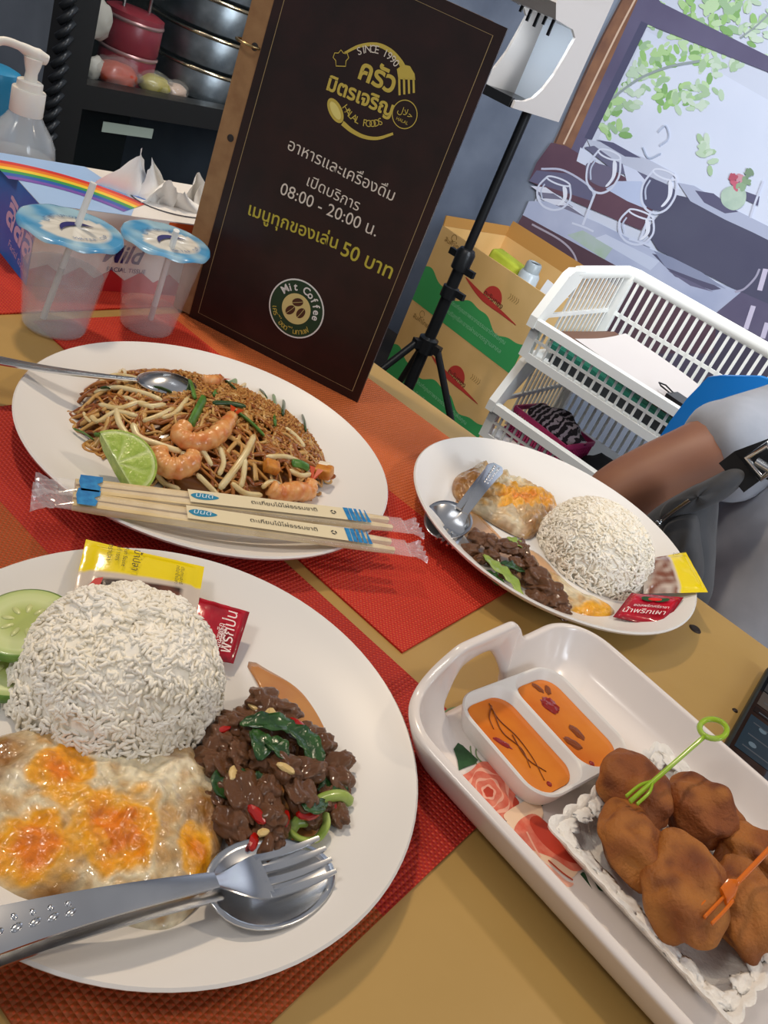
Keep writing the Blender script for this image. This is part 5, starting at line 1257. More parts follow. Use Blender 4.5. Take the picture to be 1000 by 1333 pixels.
# wine glasses
def glass(cx, cy, rx, ry, stem, tilt=.35):
    G = lambda a, b: (cx+rx*a*cos(tilt)-ry*b*sin(tilt), cy+rx*a*sin(tilt)+ry*b*cos(tilt))
    bowl = [(-.72, -1), (-.95, -.45), (-1, 0), (-.80, .58), (-.40, .92), (0, 1), (.40, .92), (.80, .58), (1, 0), (.95, -.45), (.72, -1)]
    mls([G(*p) for p in bowl], .0065, '#cfd5e8', 'printed_glass_outline')
    mls([G(.72*cos(t), -1+.20*sin(t)) for t in [2*pi*k/14 for k in range(14)]], .005, '#d9deee', 'printed_glass_rim', True)
    mp([G(.35, -.75), G(.62, -.70), G(.80, -.1), G(.62, .45), G(.42, .55), G(.60, 0)], '#e4e8f4', 'printed_glass_shine', None, True)
    mls([G(-.70, -.5), G(-.78, 0), G(-.55, .5)], .005, '#b9c1d8', 'printed_glass_shine')
    if stem: mls([(cx-ry*.36, cy+ry*.92), (cx-ry*.36-stem*.36, cy+ry*.92+stem*.94)], .008, '#cdd3e6', 'printed_glass_stem'); mls([(cx-ry*.36-stem*.36-14, cy+ry*.92+stem*.88), (cx-ry*.36-stem*.36+2, cy+ry*.92+stem), (cx-ry*.36-stem*.36+14, cy+ry*.92+stem*1.12)], .006, '#cdd3e6', 'printed_glass_foot')
mp([(768, 212), (796, 218), (802, 232), (790, 244), (770, 236), (764, 222)], '#5f5870', 'printed_glass_inside', None, True)
mp([(845, 232), (876, 244), (880, 256), (864, 274), (842, 268), (838, 248)], '#474760', 'printed_glass_inside', None, True)
glass(786, 226, 21, 26, 46); glass(858, 252, 22, 26, 40); glass(722, 254, 22, 19, 0); glass(829, 298, 23, 20, 0)
mls([(858, 172), (868, 164), (872, 180), (860, 190)], .004, '#b3bed4', 'printed_glass_outline'); mls([(838, 192), (846, 206), (862, 200)], .004, '#a9b5cc', 'printed_glass_outline')
mls([(995, 236), (985, 262), (978, 284)], .006, '#c9cfe2', 'printed_glass_stem'); mls([(990, 350), (984, 362), (970, 376), (958, 380)], .006, '#9b97ad', 'printed_chair_edge')
for a, b in (((998, 350), (990, 378)), ((982, 398), (972, 428)), ((1000, 420), (994, 440))): mls([a, b], .014, '#c8bfd6', 'printed_chair_leg')

# ------------------------------------------------------------------ glass door refrigerator
FX = -1.35; FY0, FY1, FH = .905, 1.56, 1.75
fr_ = empty('glass_door_fridge', (FX, FY0, 0), 0, 'tall black glass door refrigerator behind the bottle and menu', 'fridge')
FBK = M('fridge_black', '#191918', 0.4); FSD = M('fridge_blue_grey_side', '#5d6672', 0.5, col2='#6d7682', scale=8); FIN = M('fridge_inner', '#0f1211', 0.5)
D_ = .62; Lf = FY1-FY0
m = MB(); m.box(-D_, -.04, 0, .03, .0, FH).build('side_panel', FSD, fr_); MB().box(-D_, -.04, Lf-.03, Lf, 0, FH).build('side_panel', FSD, fr_)
MB().box(-D_, -D_+.02, .03, Lf-.03, 0, FH).build('back_panel', FIN, fr_); MB().box(-D_, -.04, .03, Lf-.03, FH-.04, FH).build('top_panel', FBK, fr_); MB().box(-D_, -.04, .03, Lf-.03, 0, .10).build('base_panel', FBK, fr_)
door = MB().box(-.04, 0, 0, .055, .06, FH-.02).box(-.04, 0, Lf-.055, Lf, .06, FH-.02).box(-.04, 0, .0549, Lf-.0549, .06, .16).box(-.04, 0, .0549, Lf-.0549, FH-.12, FH-.02).build('door_frame', FBK, fr_)
zr = W(200, 141, 'x', FX).z
MB().box(-.045, -.004, .055, Lf-.055, zr-.022, zr+.018).build('door_rail', FBK, door)
MB().box(-.018, -.014, .055, Lf-.055, .16, FH-.12).build('door_glass', M('fridge_glass', '#30383a', 0.03, alpha=.06, spec=.5), door)
MB().box(-.0135, -.0125, .11, .22, zr-.058, zr-.040).build('price_strip', M('pale_strip', '#8f998c', 0.4), door)
for k in range(60):                 # twisted rope-like gasket along the hinge side
    z0 = .35+.022*k
    if z0 > 1.6: break
    MB().tube([(-.004, -.010, z0), (.006, -.002, z0+.014), (.004, .010, z0+.028)], .0060, 8).build('gasket_twist', M('rubber_gasket', '#1f2225', 0.35), door, smooth=180)
MB().box(-D_+.02, -.05, .03, Lf-.03, zr-.004, zr+.006).build('shelf', FIN, fr_)
lz = bpy.data.lights.new('fridge_fill', 'AREA'); lz.shape = 'RECTANGLE'; lz.size = .45; lz.size_y = .05; lz.energy = .45; lz.color = (.92, .97, 1)  # added fill to brighten the fridge contents, no lamp visible there
lo = bpy.data.objects.new('fridge_fill', lz); COL.objects.link(lo); lo.location = (FX-.09, FY0+Lf/2, 1.50); lo.rotation_euler = (0, radians(20), pi/2)
SZ = zr+.0065
STL = M('brushed_pot_steel', '#9aa0a2', 0.32, metal=1, col2='#747b7e', scale=25, bump=.1)
def pot(x, y, z, R_, h, label):
    g = empty('steel_pot', (x, y, z), 0, label, 'pot', 'steel pots stacked in the fridge')
    MB().lathe([(0, .001), (R_-.006, 0), (R_-.001, .004), (R_, h-.008), (R_-.002, h-.004), (R_-.006, h-.003), (R_-.008, h-.0045), (0, h-.0045)], 44).build('pot_body', STL, g, smooth=40)
    MB().lathe([(R_-.001, h-.010), (R_+.004, h-.008), (R_+.0045, h-.004), (R_+.001, h-.002)], 44).build('pot_rim', M('polished_rim', '#c9b89a', 0.15, metal=1), g, smooth=180)
px_, py_ = FX-.175, FY0+.44
for k in range(6): pot(px_, py_, SZ+.0625*k, .125, .062, ('bottom', 'second', 'third', 'fourth', 'fifth', 'top')[k]+' steel pot from the shelf in the fridge stack')
RC = M('red_enamel', '#7d2430', 0.35, col2='#8f3038', scale=20); RCL = M('carrier_band', '#b58f8a', 0.3, metal=.6)
cxr = W(163, 88, 'x', FX-.13)
ca_ = empty('food_carrier', (FX-.13, cxr.y, SZ), 0, 'dark red round food carrier with wire handle in the fridge', 'food carrier')
for k in range(2):
    MB().lathe([(0, .055*k), (.050, .055*k), (.0525, .055*k+.004), (.0525, .055*k+.052), (.050, .055*k+.055), (0, .055*k+.055)], 36).build('carrier_tier', RC, ca_, smooth=40)
    MB().lathe([(.0525, .055*k+.048), (.0545, .055*k+.050), (.0545, .055*k+.053), (.0525, .055*k+.055)], 36).build('carrier_band', RCL, ca_, smooth=180)
MB().lathe([(.0530, .110), (.0525, .118), (.040, .123), (0, .124)], 36).build('carrier_lid', RC, ca_, smooth=40)
MB().tube([(0, -.028, .118), (0, -.028, .162), (0, -.024, .166), (0, .024, .166), (0, .028, .162), (0, .028, .118)], .003, 8).build('wire_handle', M('wire_metal', '#a9a39c', 0.3, metal=1), ca_, smooth=60)
BAG = M('clear_plastic_bag', '#dcd9d0', 0.12, alpha=.14, coat=.3); 
for (x, y, s, c, lb) in ((150, 104, .040, '#b5401f', 'plastic bag of orange red food on the fridge shelf'), (200, 112, .032, '#a89a3c', 'plastic bag of yellow green food on the fridge shelf'), (228, 118, .024, '#c2a58e', 'small knotted plastic bag at the right on the fridge shelf')):
    p = W(x, y, 'x', FX-.075); g = empty('food_bag', (FX-.075, p.y, SZ), 0, lb, 'food bag', 'food bags in the fridge')
    link_mesh('contents', blob_mesh('contents', s*.8, s*1.05, s*.55, int(x), .12, 2, 3, 0, 9, .9), M('food_'+c[1:], c, 0.3, col2=None, coat=.3), g, (0, 0, s*.5), smooth=180)
    link_mesh('bag_film', blob_mesh('bag_film', s*.9, s*1.15, s*.72, int(x)+1, .2, 2.5, 3, .05, 9, .75), BAG, g, (0, 0, s*.56), smooth=180)
for (x, y, s, rx_) in ((121, 62, .034, .5), (120, 106, .026, 0)):
    p = W(x, y, 'x', FX-.08); tag(link_mesh('egg_tray_bag' if 0 else 'white_pouch', blob_mesh('white_pouch', s*.5, s*.75, s*1.0 if rx_ else s*.8, int(y), .15, 2), M('white_pouch_film', '#b9b4a6', 0.4), None, (FX-.08, p.y, SZ+(s*.85 if not rx_ else .10)), (rx_*.4, 0, 0), smooth=180), 'pale white pouch '+('above' if rx_ else 'beside')+' the bagged food at the fridge door side', 'pouch')

# ------------------------------------------------------------------ cardboard boxes
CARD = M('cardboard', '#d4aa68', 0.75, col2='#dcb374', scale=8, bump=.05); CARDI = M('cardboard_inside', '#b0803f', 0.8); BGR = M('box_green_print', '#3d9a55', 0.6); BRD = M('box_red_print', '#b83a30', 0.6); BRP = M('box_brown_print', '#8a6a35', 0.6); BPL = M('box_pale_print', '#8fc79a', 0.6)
b0 = Vector((-1.392, 2.252, 0)); brot = atan2(2.185-2.25, -.938+1.378); BWd, BDp = .445, .31
def wavy(h0, amp, n=24): return [(BWd*k/n, h0+amp*sin(k*.55)+.5*amp*sin(k*1.3)) for k in range(n+1)]
def card_box(z, h, open_top, label):
    g = empty('cardboard_box', (b0.x, b0.y, z), brot, label, 'box', 'stacked cardboard boxes')
    w = .005
    for nm, a in (('front_panel', (0, BWd, 0, w)), ('back_panel', (0, BWd, BDp-w, BDp)), ('side_panel', (0, w, w, BDp-w)), ('side_panel', (BWd-w, BWd, w, BDp-w))):
        MB().box(a[0], a[1], a[2], a[3], 0, h).build(nm, CARD, g)
    MB().box(w, BWd-w, w, BDp-w, 0, w).build('bottom_panel', CARDI, g)
    if not open_top: MB().box(w, BWd-w, w, BDp-w, h-w, h).build('top_flap', CARD, g)
    else:
        m4 = Matrix.Translation((0, BDp-w, h)) @ Matrix.Rotation(radians(-12), 4, 'X'); MB().box(0, BWd, 0, .004, 0, .05, m4).build('top_flap', CARDI, g)
        m4 = Matrix.Translation((0, 0, h)) @ Matrix.Rotation(radians(-8), 4, 'Y'); MB().box(0, .004, 0, BDp, 0, .03, m4).build('top_flap', CARDI, g)
    FB = frame_mtx((0, -.0002, 0), (1, 0, 0), (0, 0, 1))
    top_ = [(BWd*k/60, h*(.42-.06*k/60)+.014*sin(k*.21+1)+.005*sin(k*.52)) for k in range(61)]; bot = [(BWd, .004), (0, .004)]
    decal(FB, top_+bot, BGR, g, 'green_wave_print')
    sx, sy = BWd*.62, h*.60
    decal(FB, circ((sx, sy+.004), .036, 28, 0, 180), BRD, g, 'red_sun_print', .0006)
    decal(FB, [(v.x, v.y) for v in smoothpath([(sx-.12, sy+.012, 0), (sx-.06, sy+.004, 0), (sx, sy-.002, 0), (sx+.07, sy-.01, 0), (sx+.115, sy-.018, 0), (sx+.05, sy-.018, 0), (sx-.02, sy-.018, 0), (sx-.07, sy-.008, 0)], 5, True)], BRD, g, 'red_brush_print', .0005)
    text_on(FB, 'ตะวันทอง', (sx-.035, sy+.001), (sx+.045, sy-.005), M('box_dark_print', '#5c2a22', .6), g, lift=.001, bold=.01)
    for i, (t, y0) in enumerate((('ผลิตภัณฑ์คุณภาพจากธรรมชาติเพื่อคุณ', .27), ('น้ำดื่มบริสุทธิ์สะอาดผ่านมาตรฐานสากล', .15))): text_on(FB, t, (BWd*.25, h*y0), (BWd*.86, h*(y0-.01)), BPL, g, lift=.001)
    text_on(FB, 'สินค้าไทย', (.03, h*.86), (.10, h*.86), BRP, g, lift=.001); decal_line(FB, circ((.06, h*.95), .010, 14, 0, 330), .0016, BRP, g, 'small_emblem')
    for k in range(5): decal_line(FB, [(sx+.05+.008*k, sy+.03), (sx+.055+.008*k, sy+.04), (sx+.052+.008*k, sy+.048)], .0016, BRP, g, 'grass_print')
    return g
card_box(.0002, .284, False, 'lower cardboard carton with green wave and red sun print')
bxu = card_box(.2848, .246, True, 'upper open cardboard carton with green wave and red sun print')
Bm = Matrix.Translation(b0) @ Matrix.Rotation(brot, 4, 'Z')
p = Bm @ Vector((.175, .10, .291)); tag(rbox('cleaning_cloth', .11, .06, .245, .01, M('lime_cloth', '#b9c23c', 0.8, col2='#a3ad2e', scale=20), None, p, (0, radians(6), brot+.2)), 'lime green packet sticking out of the upper carton', 'packet')
p = Bm @ Vector((.29, .10, .291)); g = empty('spray_can', p, 0, 'grey spray can with dark cap top in the upper carton', 'can')
MB().lathe([(0, 0), (.030, 0), (.031, .004), (.031, .235), (.026, .243), (0, .243)], 30).build('can_body', M('can_grey', '#b3bcc0', 0.3), g, smooth=40)
MB().lathe([(.024, .243), (.0235, .266), (.020, .271), (.017, .2715), (.016, .267), (0, .267)], 30).build('can_cap', M('can_cap_grey', '#9aa3a6', 0.35), g, smooth=40); MB().lathe([(0, .268), (.0155, .268), (.0155, .2675)], 24).build('can_opening', M('can_dark', '#2a2c2e', 0.5), g)
p = Bm @ Vector((.355, .12, .291)); tag(MB().box(-.06, .06, -.002, .002, 0, .235, Matrix.Rotation(radians(6), 4, 'Y')).build('paper_sheet', M('white_paper', '#e8e8ea', 0.7), None, p, (radians(-8), 0, brot)), 'white paper sheet tucked beside the can in the carton', 'paper')
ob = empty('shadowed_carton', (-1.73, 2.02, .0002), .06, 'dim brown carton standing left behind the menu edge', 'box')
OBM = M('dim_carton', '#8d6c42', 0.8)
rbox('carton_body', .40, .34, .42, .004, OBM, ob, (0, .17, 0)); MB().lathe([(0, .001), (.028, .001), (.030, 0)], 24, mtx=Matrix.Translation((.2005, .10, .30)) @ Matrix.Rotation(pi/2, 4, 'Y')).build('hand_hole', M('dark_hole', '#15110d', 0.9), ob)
g = tag(rbox('grey_folder', .20, .16, .02, .004, M('grey_card', '#8a8b90', 0.6), None, (-1.68, 2.16, .4210), (0, 0, .3)), 'grey flat folder lying on the dim carton', 'folder')

# ------------------------------------------------------------------ sanitizer dispenser on tripod stand
POLE = M('black_stand_metal', '#131416', 0.35)
px0, py0 = -1.063, 1.87
st_ = empty('tripod_stand', (px0, py0, 0), 0, 'black tripod stand holding up the white dispenser', 'stand')
MB().lathe([(0, .06), (.0155, .06), (.0155, .58), (0, .58)], 20).build('lower_pole', POLE, st_, smooth=40)
MB().lathe([(0, .58), (.0115, .58), (.0115, .955), (0, .955)], 20).build('upper_pole', POLE, st_, smooth=40)
cl = MB().lathe([(.015, .555), (.023, .557), (.024, .60), (.019, .61), (.0115, .612)], 20).build('clamp_collar', POLE, st_, smooth=40)
MB().lathe([(.0155, .48), (.021, .482), (.021, .51), (.0155, .512)], 20).build('clamp_collar', POLE, st_, smooth=40)
for z, s in ((.585, -1), (.56, 1), (.50, 1)): MB().box(.012*s, .045*s, -.006, .006, z-.006, z+.010).build('clamp_lever', POLE, cl)
hb = MB().lathe([(.015, .325), (.026, .327), (.026, .365), (.015, .37)], 18).build('leg_hub', POLE, st_, smooth=40)
for az in (8, 128, 248):
    a = radians(az); d = Vector((cos(a), sin(a), 0))
    MB().box(.018, .042, -.010, .010, .335, .358, Matrix.Rotation(a, 4, 'Z')).build('hub_bracket', POLE, hb)
    MB().tube([d*.036+Vector((0, 0, .345)), d*.30+Vector((0, 0, .012))], .0095, 10).build('leg', POLE, st_, smooth=40)
    MB().lathe([(0, 0), (.013, 0), (.013, .018), (0, .022)], 14, mtx=Matrix.Translation(d*.305)).build('foot', POLE, st_, smooth=40)
dsp = empty('soap_dispenser', (0, 0, 0), 0, 'white automatic sanitizer dispenser on the tripod stand', 'dispenser')
DWH = M('dispenser_white', '#beb6af', 0.3, coat=.2); DIN = M('dispenser_inner', '#dfe6ee', 0.35)
XR = -.995; XL = XR-.135
prof_px = [(806, -14), (722, 150), (667, 142), (671, 132), (684, 131), (698, 124), (712, 110), (724, 94), (734, 76), (743, 58), (752, 44), (742, 30), (706, 26), (714, -14)]
pr2 = [W(x, y, 'x', XR) for x, y in prof_px]; pyz = [(p.y, p.z) for p in pr2]
YZX = Matrix(((0, 0, 1, 0), (1, 0, 0, 0), (0, 1, 0, 0), (0, 0, 0, 1)))      # polygon (y, z) extruded along x
dsp.location = (0, 0, 0)
ymax = max(p[0] for p in pyz); yf = pyz[2][0]; zb = min(p[1] for p in pyz); zt = 1.33
pan = [(ymax, zb), (yf, zb+.002), (yf, zb+.016), (yf+.035, zb+.020), (yf+.062, zb+.030), (yf+.086, zb+.052), (yf+.105, zb+.085), (yf+.116, zb+.125), (yf+.124, zb+.160), (yf+.10, zb+.172), (yf+.02, zb+.175), (yf-.004, zb+.20), (yf+.004, zt-.03), (yf+.03, zt), (ymax, zt)]
DX0 = ymax-.012
for xx in (XL, XR-.006): MB().prism(pan, xx, xx+.006, mtx=YZX).build('side_shell', DWH, dsp)
MB().box(XL+.006, XR-.006, ymax-.010, ymax, zb, zt).build('back_shell', DIN, dsp)
MB().prism([(ymax-.01, zb+.172), (yf+.02, zb+.175), (yf-.004, zb+.20), (yf+.004, zt-.03), (yf+.03, zt), (ymax-.01, zt)], XL+.006, XR-.006, mtx=YZX).build('tank_housing', DWH, dsp)
MB().box(XL+.025, XR-.025, yf-.010, yf-.0045, zb+.215, zt-.05).build('tank_window', M('tank_window', '#40585a', 0.1, coat=.5), dsp)
MB().box(XL+.018, XR-.018, yf-.008, yf-.004, zb+.205, zb+.215).box(XL+.018, XR-.018, yf-.008, yf-.004, zt-.05, zt-.04).box(XL+.018, XL+.025, yf-.008, yf-.004, zb+.215, zt-.05).box(XR-.025, XR-.018, yf-.008, yf-.004, zb+.215, zt-.05).build('window_frame', DWH, dsp)
MB().box(XL+.006, XR-.006, yf-.006, ymax-.012, zb+.001, zb+.013).build('drip_tray', M('drip_black', '#17181a', 0.3), dsp)
MB().box(XL+.006, XR-.006, yf-.008, yf+.004, zb+.001, zb+.020).build('drip_lip', M('drip_black'), dsp)
lq = bpy.data.lights.new('dispenser_led', 'AREA'); lq.shape = 'RECTANGLE'; lq.size = .09; lq.size_y = .02; lq.energy = .16; lq.color = (.80, .90, 1)
lqo = bpy.data.objects.new('dispenser_led', lq); COL.objects.link(lqo); lqo.location = ((XL+XR)/2, yf+.07, zb+.170); lqo.rotation_euler = (radians(25), 0, 0)
for k, (dx, l) in enumerate(((.022, .012), (.045, .022), (.066, .026), (.084, .016), (.104, .030))): MB().box(XL+dx, XL+dx+.006, yf+.06, yf+.064, zb+.174-l, zb+.174).build('nozzle', M('drip_black'), dsp)

# ------------------------------------------------------------------ stacking baskets
BKW = M('white_basket_plastic', '#e6e6e0', 0.35); BX0, BX1, BY0, BY1 = -.640, -.075, 1.465, 1.79
def slat_mesh(name, sx, sy, sz):
    return MB().box(-sx/2, sx/2, -sy/2, sy/2, 0, sz)
def basket(zb_, label):
    g = empty('stacking_basket', (BX0, BY0, zb_), 0, label, 'basket', 'white stacking baskets')
    L_, D2, Hf, Hb = BX1-BX0, BY1-BY0, .072, .166
    MB().box(.004, L_-.004, .004, D2-.004, 0, .006).build('floor_panel', BKW, g)
    # rims
    rim = [(0, 0, Hf), (L_, 0, Hf), (L_, .045, Hb-.01), (L_, .07, Hb), (L_, D2, Hb), (0, D2, Hb), (0, .07, Hb), (0, .045, Hb-.01)]
    MB().tube(smoothpath([(0, .07, Hb), (0, D2-.02, Hb), (.02, D2, Hb), (L_-.02, D2, Hb), (L_, D2-.02, Hb), (L_, .07, Hb)], 1), .009, 8, flat=1.5, up=(0, 0, 1)).build('back_rim', BKW, g, smooth=60)
    MB().box(-.006, L_+.006, -.012, .006, Hf-.012, Hf+.004).build('front_rim', BKW, g)
    for x in (0, L_):
        MB().prism([(-.014, Hf-.014), (.010, Hf-.016), (.090, Hb-.018), (.090, Hb+.006), (.045, Hb+.006), (.030, Hb-.004), (-.014, Hf+.007)], x-.008, x+.008, mtx=YZX).build('side_rim', BKW, g)
    for x in (0, L_-.018): MB().box(x, x+.018, -.004, .012, .0, Hf).build('corner_post', BKW, g); MB().box(x, x+.018, D2-.014, D2+.002, .0, Hb).build('corner_post', BKW, g)
    MB().box(.018, L_-.018, -.004, .002, -.004, .012).build('lower_front_rail', BKW, g); MB().box(.018, L_-.018, -.003, .001, .036, .041).build('front_rail', BKW, g)
    MB().box(.018, L_-.018, D2-.004, D2, .075, .083).build('back_rail', BKW, g); MB().box(-.002, .003, .01, D2-.01, .075, .083).build('side_rail', BKW, g); MB().box(L_-.003, L_+.002, .01, D2-.01, .075, .083).build('side_rail', BKW, g)
    f0 = slat_mesh('slat', .0045, .003, Hf-.018).build('front_slat', BKW, g, (.03, -.001, .008)); n = 28
    b0_ = slat_mesh('slat', .0055, .004, Hb-.012).build('back_slat', BKW, g, (.03, D2-.002, .006))
    for k in range(1, n+1):
        x = .03+(L_-.06)*k/n
        for src, y, z in ((f0, -.001, .008), (b0_, D2-.002, .006)):
            c = src.copy(); COL.objects.link(c); c.parent = g; c.location = (x, y, z)
    s0 = slat_mesh('slat', .004, .0055, Hb-.014).build('side_slat', BKW, g, (0, .10, .006))
    for sx in (0, L_):
        for k in range(11):
            if sx == 0 and k == 0: continue
            c = s0.copy(); COL.objects.link(c); c.parent = g; c.location = (sx, .10+.0205*k, .006)
    return g
basket(.600, 'upper white slatted stacking basket holding clipboards and papers'); basket(.418, 'lower white slatted stacking basket holding cloth and a tissue carton')
stn = empty('basket_stand', (BX0, BY0, 0), 0, 'white basket rack legs under the stacking baskets', 'rack')
for x in (.03, BX1-BX0-.03):
    for y in (.03, BY1-BY0-.03): rbox('leg', .022, .022, .381, .004, BKW, stn, (x, y, .0))
MB().box(.02, BX1-BX0-.02, .02, BY1-BY0-.02, .382, .4175).build('shelf_frame', BKW, stn)
# clipboards and papers
FLR = .6062
def sheet(nm, x, y, z, sx, sy, th, rot, mat, label, cat, grp=None, tilt=(0, 0)):
    return tag(MB().box(-sx/2, sx/2, -sy/2, sy/2, 0, th).build(nm, mat, None, (x, y, z), (tilt[0], tilt[1], rot)), label, cat, grp)
for k, (c, th, sx, sy, dx, r, lb, nm, ct) in enumerate((('#23262a', .020, .33, .23, .015, .05, 'black folder at the bottom of the clipboard stack', 'folder', 'folder'), ('#1f6b58', .010, .31, .225, -.01, .02, 'green folder under the clipboards', 'folder', 'folder'), ('#3f8a74', .008, .31, .22, -.012, .0, 'pale green folder below the brown clipboards', 'folder', 'folder'), ('#4a2c20', .005, .315, .225, -.012, -.04, 'lower brown clipboard in the upper basket', 'clipboard', 'clipboard'), ('#6b4630', .005, .315, .225, -.004, -.07, 'upper brown clipboard under the white paper', 'clipboard', 'clipboard'))):
    zc_ = FLR+.0006+sum((.0203, .0103, .0083, .0053)[:k])
    o = sheet(nm, -.445+dx, 1.615, zc_, sx, sy, th, r-.05, M('card_'+c[1:], c, 0.5), lb, ct)
ztop = FLR+.0006+.0203+.0103+.0083+.0053+.0053
pp = empty('paper_stack', (-.450, 1.618, ztop), -.12, 'white paper sheets with black binder clip on the clipboards', 'paper')
vs = []; n = 12
for i in range(n+1):
    for j in range(n+1):
        u, v = i/n, j/n; vs.append((-.125+.25*u, -.090+.185*v, .0012+.014*max(0, v-.35)**2*(1-u)*2+.004*sin(u*3)*v))
WPAP = M('off_white_paper', '#c9c3c0', 0.7)
o = MB().add(vs, [(i*(n+1)+j, (i+1)*(n+1)+j, (i+1)*(n+1)+j+1, i*(n+1)+j+1) for i in range(n) for j in range(n)]).build('sheet', WPAP, pp, smooth=180)
MB().box(.085, .122, -.085, -.040, .001, .012).build('binder_clip', M('clip_black', '#1a1a1c', 0.3), pp)
MB().tube([(.095, -.07, .010), (.065, -.075, .014), (.055, -.065, .014), (.065, -.055, .014), (.095, -.06, .010)], .0015, 6).build('clip_wire', M('clip_black'), pp, smooth=60)
# pink basket with cloth, black cloth, tissue carton in the lower tier
FL2 = .4245
pk = empty('pink_basket', (-.545, 1.565, FL2), -.15, 'small pink plastic basket in the lower white basket', 'basket')
PNK = M('pink_plastic', '#b8376a', 0.35)
MB().box(-.07, .07, -.05, .05, 0, .004).build('basket_floor', PNK, pk)
for (a, b, c, d) in ((-.07, .07, -.053, -.049), (-.07, .07, .049, .053), (-.073, -.069, -.05, .05), (.069, .073, -.05, .05)): MB().box(a, b, c, d, .052, .062).box(a, b, c, d, .004, .012).build('basket_rim', PNK, pk)
ps = MB().box(-.002, .002, -.0015, .0015, 0, .044).build('slat', PNK, pk, (-.066, -.051, .010))
for k in range(1, 20):
    c = ps.copy(); COL.objects.link(c); c.parent = pk; c.location = (-.066+.0069*k, -.051, .010)
for k in range(14):
    c = ps.copy(); COL.objects.link(c); c.parent = pk; c.location = (.071, -.046+.007*k, .010)
CLO = M('patterned_cloth', '#2c2328', 0.9); N_, L2, b_ = nodes_of(CLO)
tcn = N_.new('ShaderNodeTexCoord'); wv = N_.new('ShaderNodeTexWave'); wv.inputs['Scale'].default_value = 22; wv.inputs['Distortion'].default_value = 6; wv.inputs['Detail'].default_value = 3; wv.inputs['Detail Scale'].default_value = 3
L2.new(tcn.outputs['Object'], wv.inputs['Vector']); rmp = N_.new('ShaderNodeValToRGB'); rmp.color_ramp.elements[0].color = srgb('#2a2226'); rmp.color_ramp.elements[1].color = srgb('#b9aab0'); rmp.color_ramp.elements[0].position = .55; rmp.color_ramp.elements[1].position = .75
L2.new(wv.outputs['Fac'], rmp.inputs[0]); L2.new(rmp.outputs[0], b_.inputs['Base Color'])
tag(link_mesh('folded_cloth', blob_mesh('folded_cloth', .062, .042, .034, 4, .18, 2, 4, .05, 8, .75), CLO, None, (-.540, 1.568, FL2+.054), (0, 0, -.1), smooth=180), 'folded black and white patterned cloth in the pink basket', 'cloth')
tag(link_mesh('black_cloth', blob_mesh('black_cloth', .06, .06, .028, 9, .2, 2, 3, .06, 7, .75), M('black_fabric', '#17171a', 0.9), None, (-.415, 1.585, FL2+.022), smooth=180), 'crumpled black cloth on the floor of the lower basket', 'cloth')
tb2 = empty('tissue_carton', (-.255, 1.58, FL2), .15, 'pale teal tissue carton in the lower basket', 'tissue box')
rbox('carton', .16, .11, .07, .003, M('pale_teal_card', '#cfe2e4', 0.5, col2='#b7d3d8', scale=10), tb2); MB().prism(rrect(.10, .05, .02, 6), .0703, .0709).build('carton_panel', M('teal_print', '#7fa9b4', 0.5), tb2)
tag(link_mesh('black_cloth', blob_mesh('black_cloth', .09, .07, .03, 12, .2, 2, 3, .06, 7, .75), M('black_fabric'), None, (-.20, 1.63, FLR+.0235), smooth=180), 'black crumpled bag at the right of the upper basket', 'cloth')
# ------------------------------------------------------------------ blue plastic chair
CHB = M('blue_plastic', '#1878c4', 0.35, coat=.15)
cb = W(942, 474, 'y', 1.28)
ch = empty('plastic_chair', (cb.x+.222, 1.06, 0), 0, 'bright blue plastic chair behind the seated person', 'chair')
rbox('seat', .44, .42, .03, .012, CHB, ch, (0, 0, .345))
tz = cb.z+.020
bk = MB(); rings = []
for i in range(13):
    z = .36+(tz-.36)*i/12; f = i/12; w = .235*(1-.10*max(0, f-.75)*4*(max(0, f-.75))*4); y = .19+.05*f
    rings.append([(w*(k/10*2-1), y+.045*(k/10*2-1)**2*-1, z-(.030*abs(k/10*2-1)**6 if i == 12 else 0)) for k in range(11)]+[(w*(1-k/10*2), y+.014-.045*(k/10*2-1)**2, z-(.030*abs(k/10*2-1)**6 if i == 12 else 0)) for k in range(11)])
loft(bk, rings); bk.build('backrest', CHB, ch, smooth=50)
for sx in (-1, 1):
    for sy in (-1, 1): MB().tube([(sx*.19, sy*.18, .35), (sx*.215, sy*.205, .0)], [.020, .014], 10).build('leg', CHB, ch, smooth=60)

# ------------------------------------------------------------------ seated person
SKIN = M('skin', '#8d5f4a', 0.5, sub=.12, col2='#98694f', scale=12); SHIRT = M('grey_tshirt', '#a6abb5', 0.9, col2='#b3b7c0', scale=25, bump=.25, bscale=35, sheen=.2); TROU = M('pale_trousers', '#b5b1ae', 0.9, col2='#c4c0bb', scale=12, bump=.2, bscale=30); HAIR = M('dark_hair', '#17120f', 0.6)
def skinned(name, nodes, edges, root, mat, parent, sub=2):
    me = bpy.data.meshes.new(name); me.from_pydata([n[0] for n in nodes], edges, []); me.update()
    o = bpy.data.objects.new(name, me); COL.objects.link(o); o.parent = parent
    o.modifiers.new('skin', 'SKIN').use_smooth_shade = True
    if not me.skin_vertices: 
        bpy.context.view_layer.update()
    lay_ = me.skin_vertices[0].data if me.skin_vertices else None
    for i, n in enumerate(nodes):
        r = n[1] if isinstance(n[1], tuple) else (n[1], n[1]); lay_[i].radius = r; lay_[i].use_root = (i == root)
    s = o.modifiers.new('sub', 'SUBSURF'); s.levels = sub; s.render_levels = sub
    dg = bpy.context.evaluated_depsgraph_get(); m2 = bpy.data.meshes.new_from_object(o.evaluated_get(dg)); bpy.data.objects.remove(o, do_unlink=True)
    return link_mesh(name, m2, mat, parent, smooth=180)
PX, PY = .040, 1.06
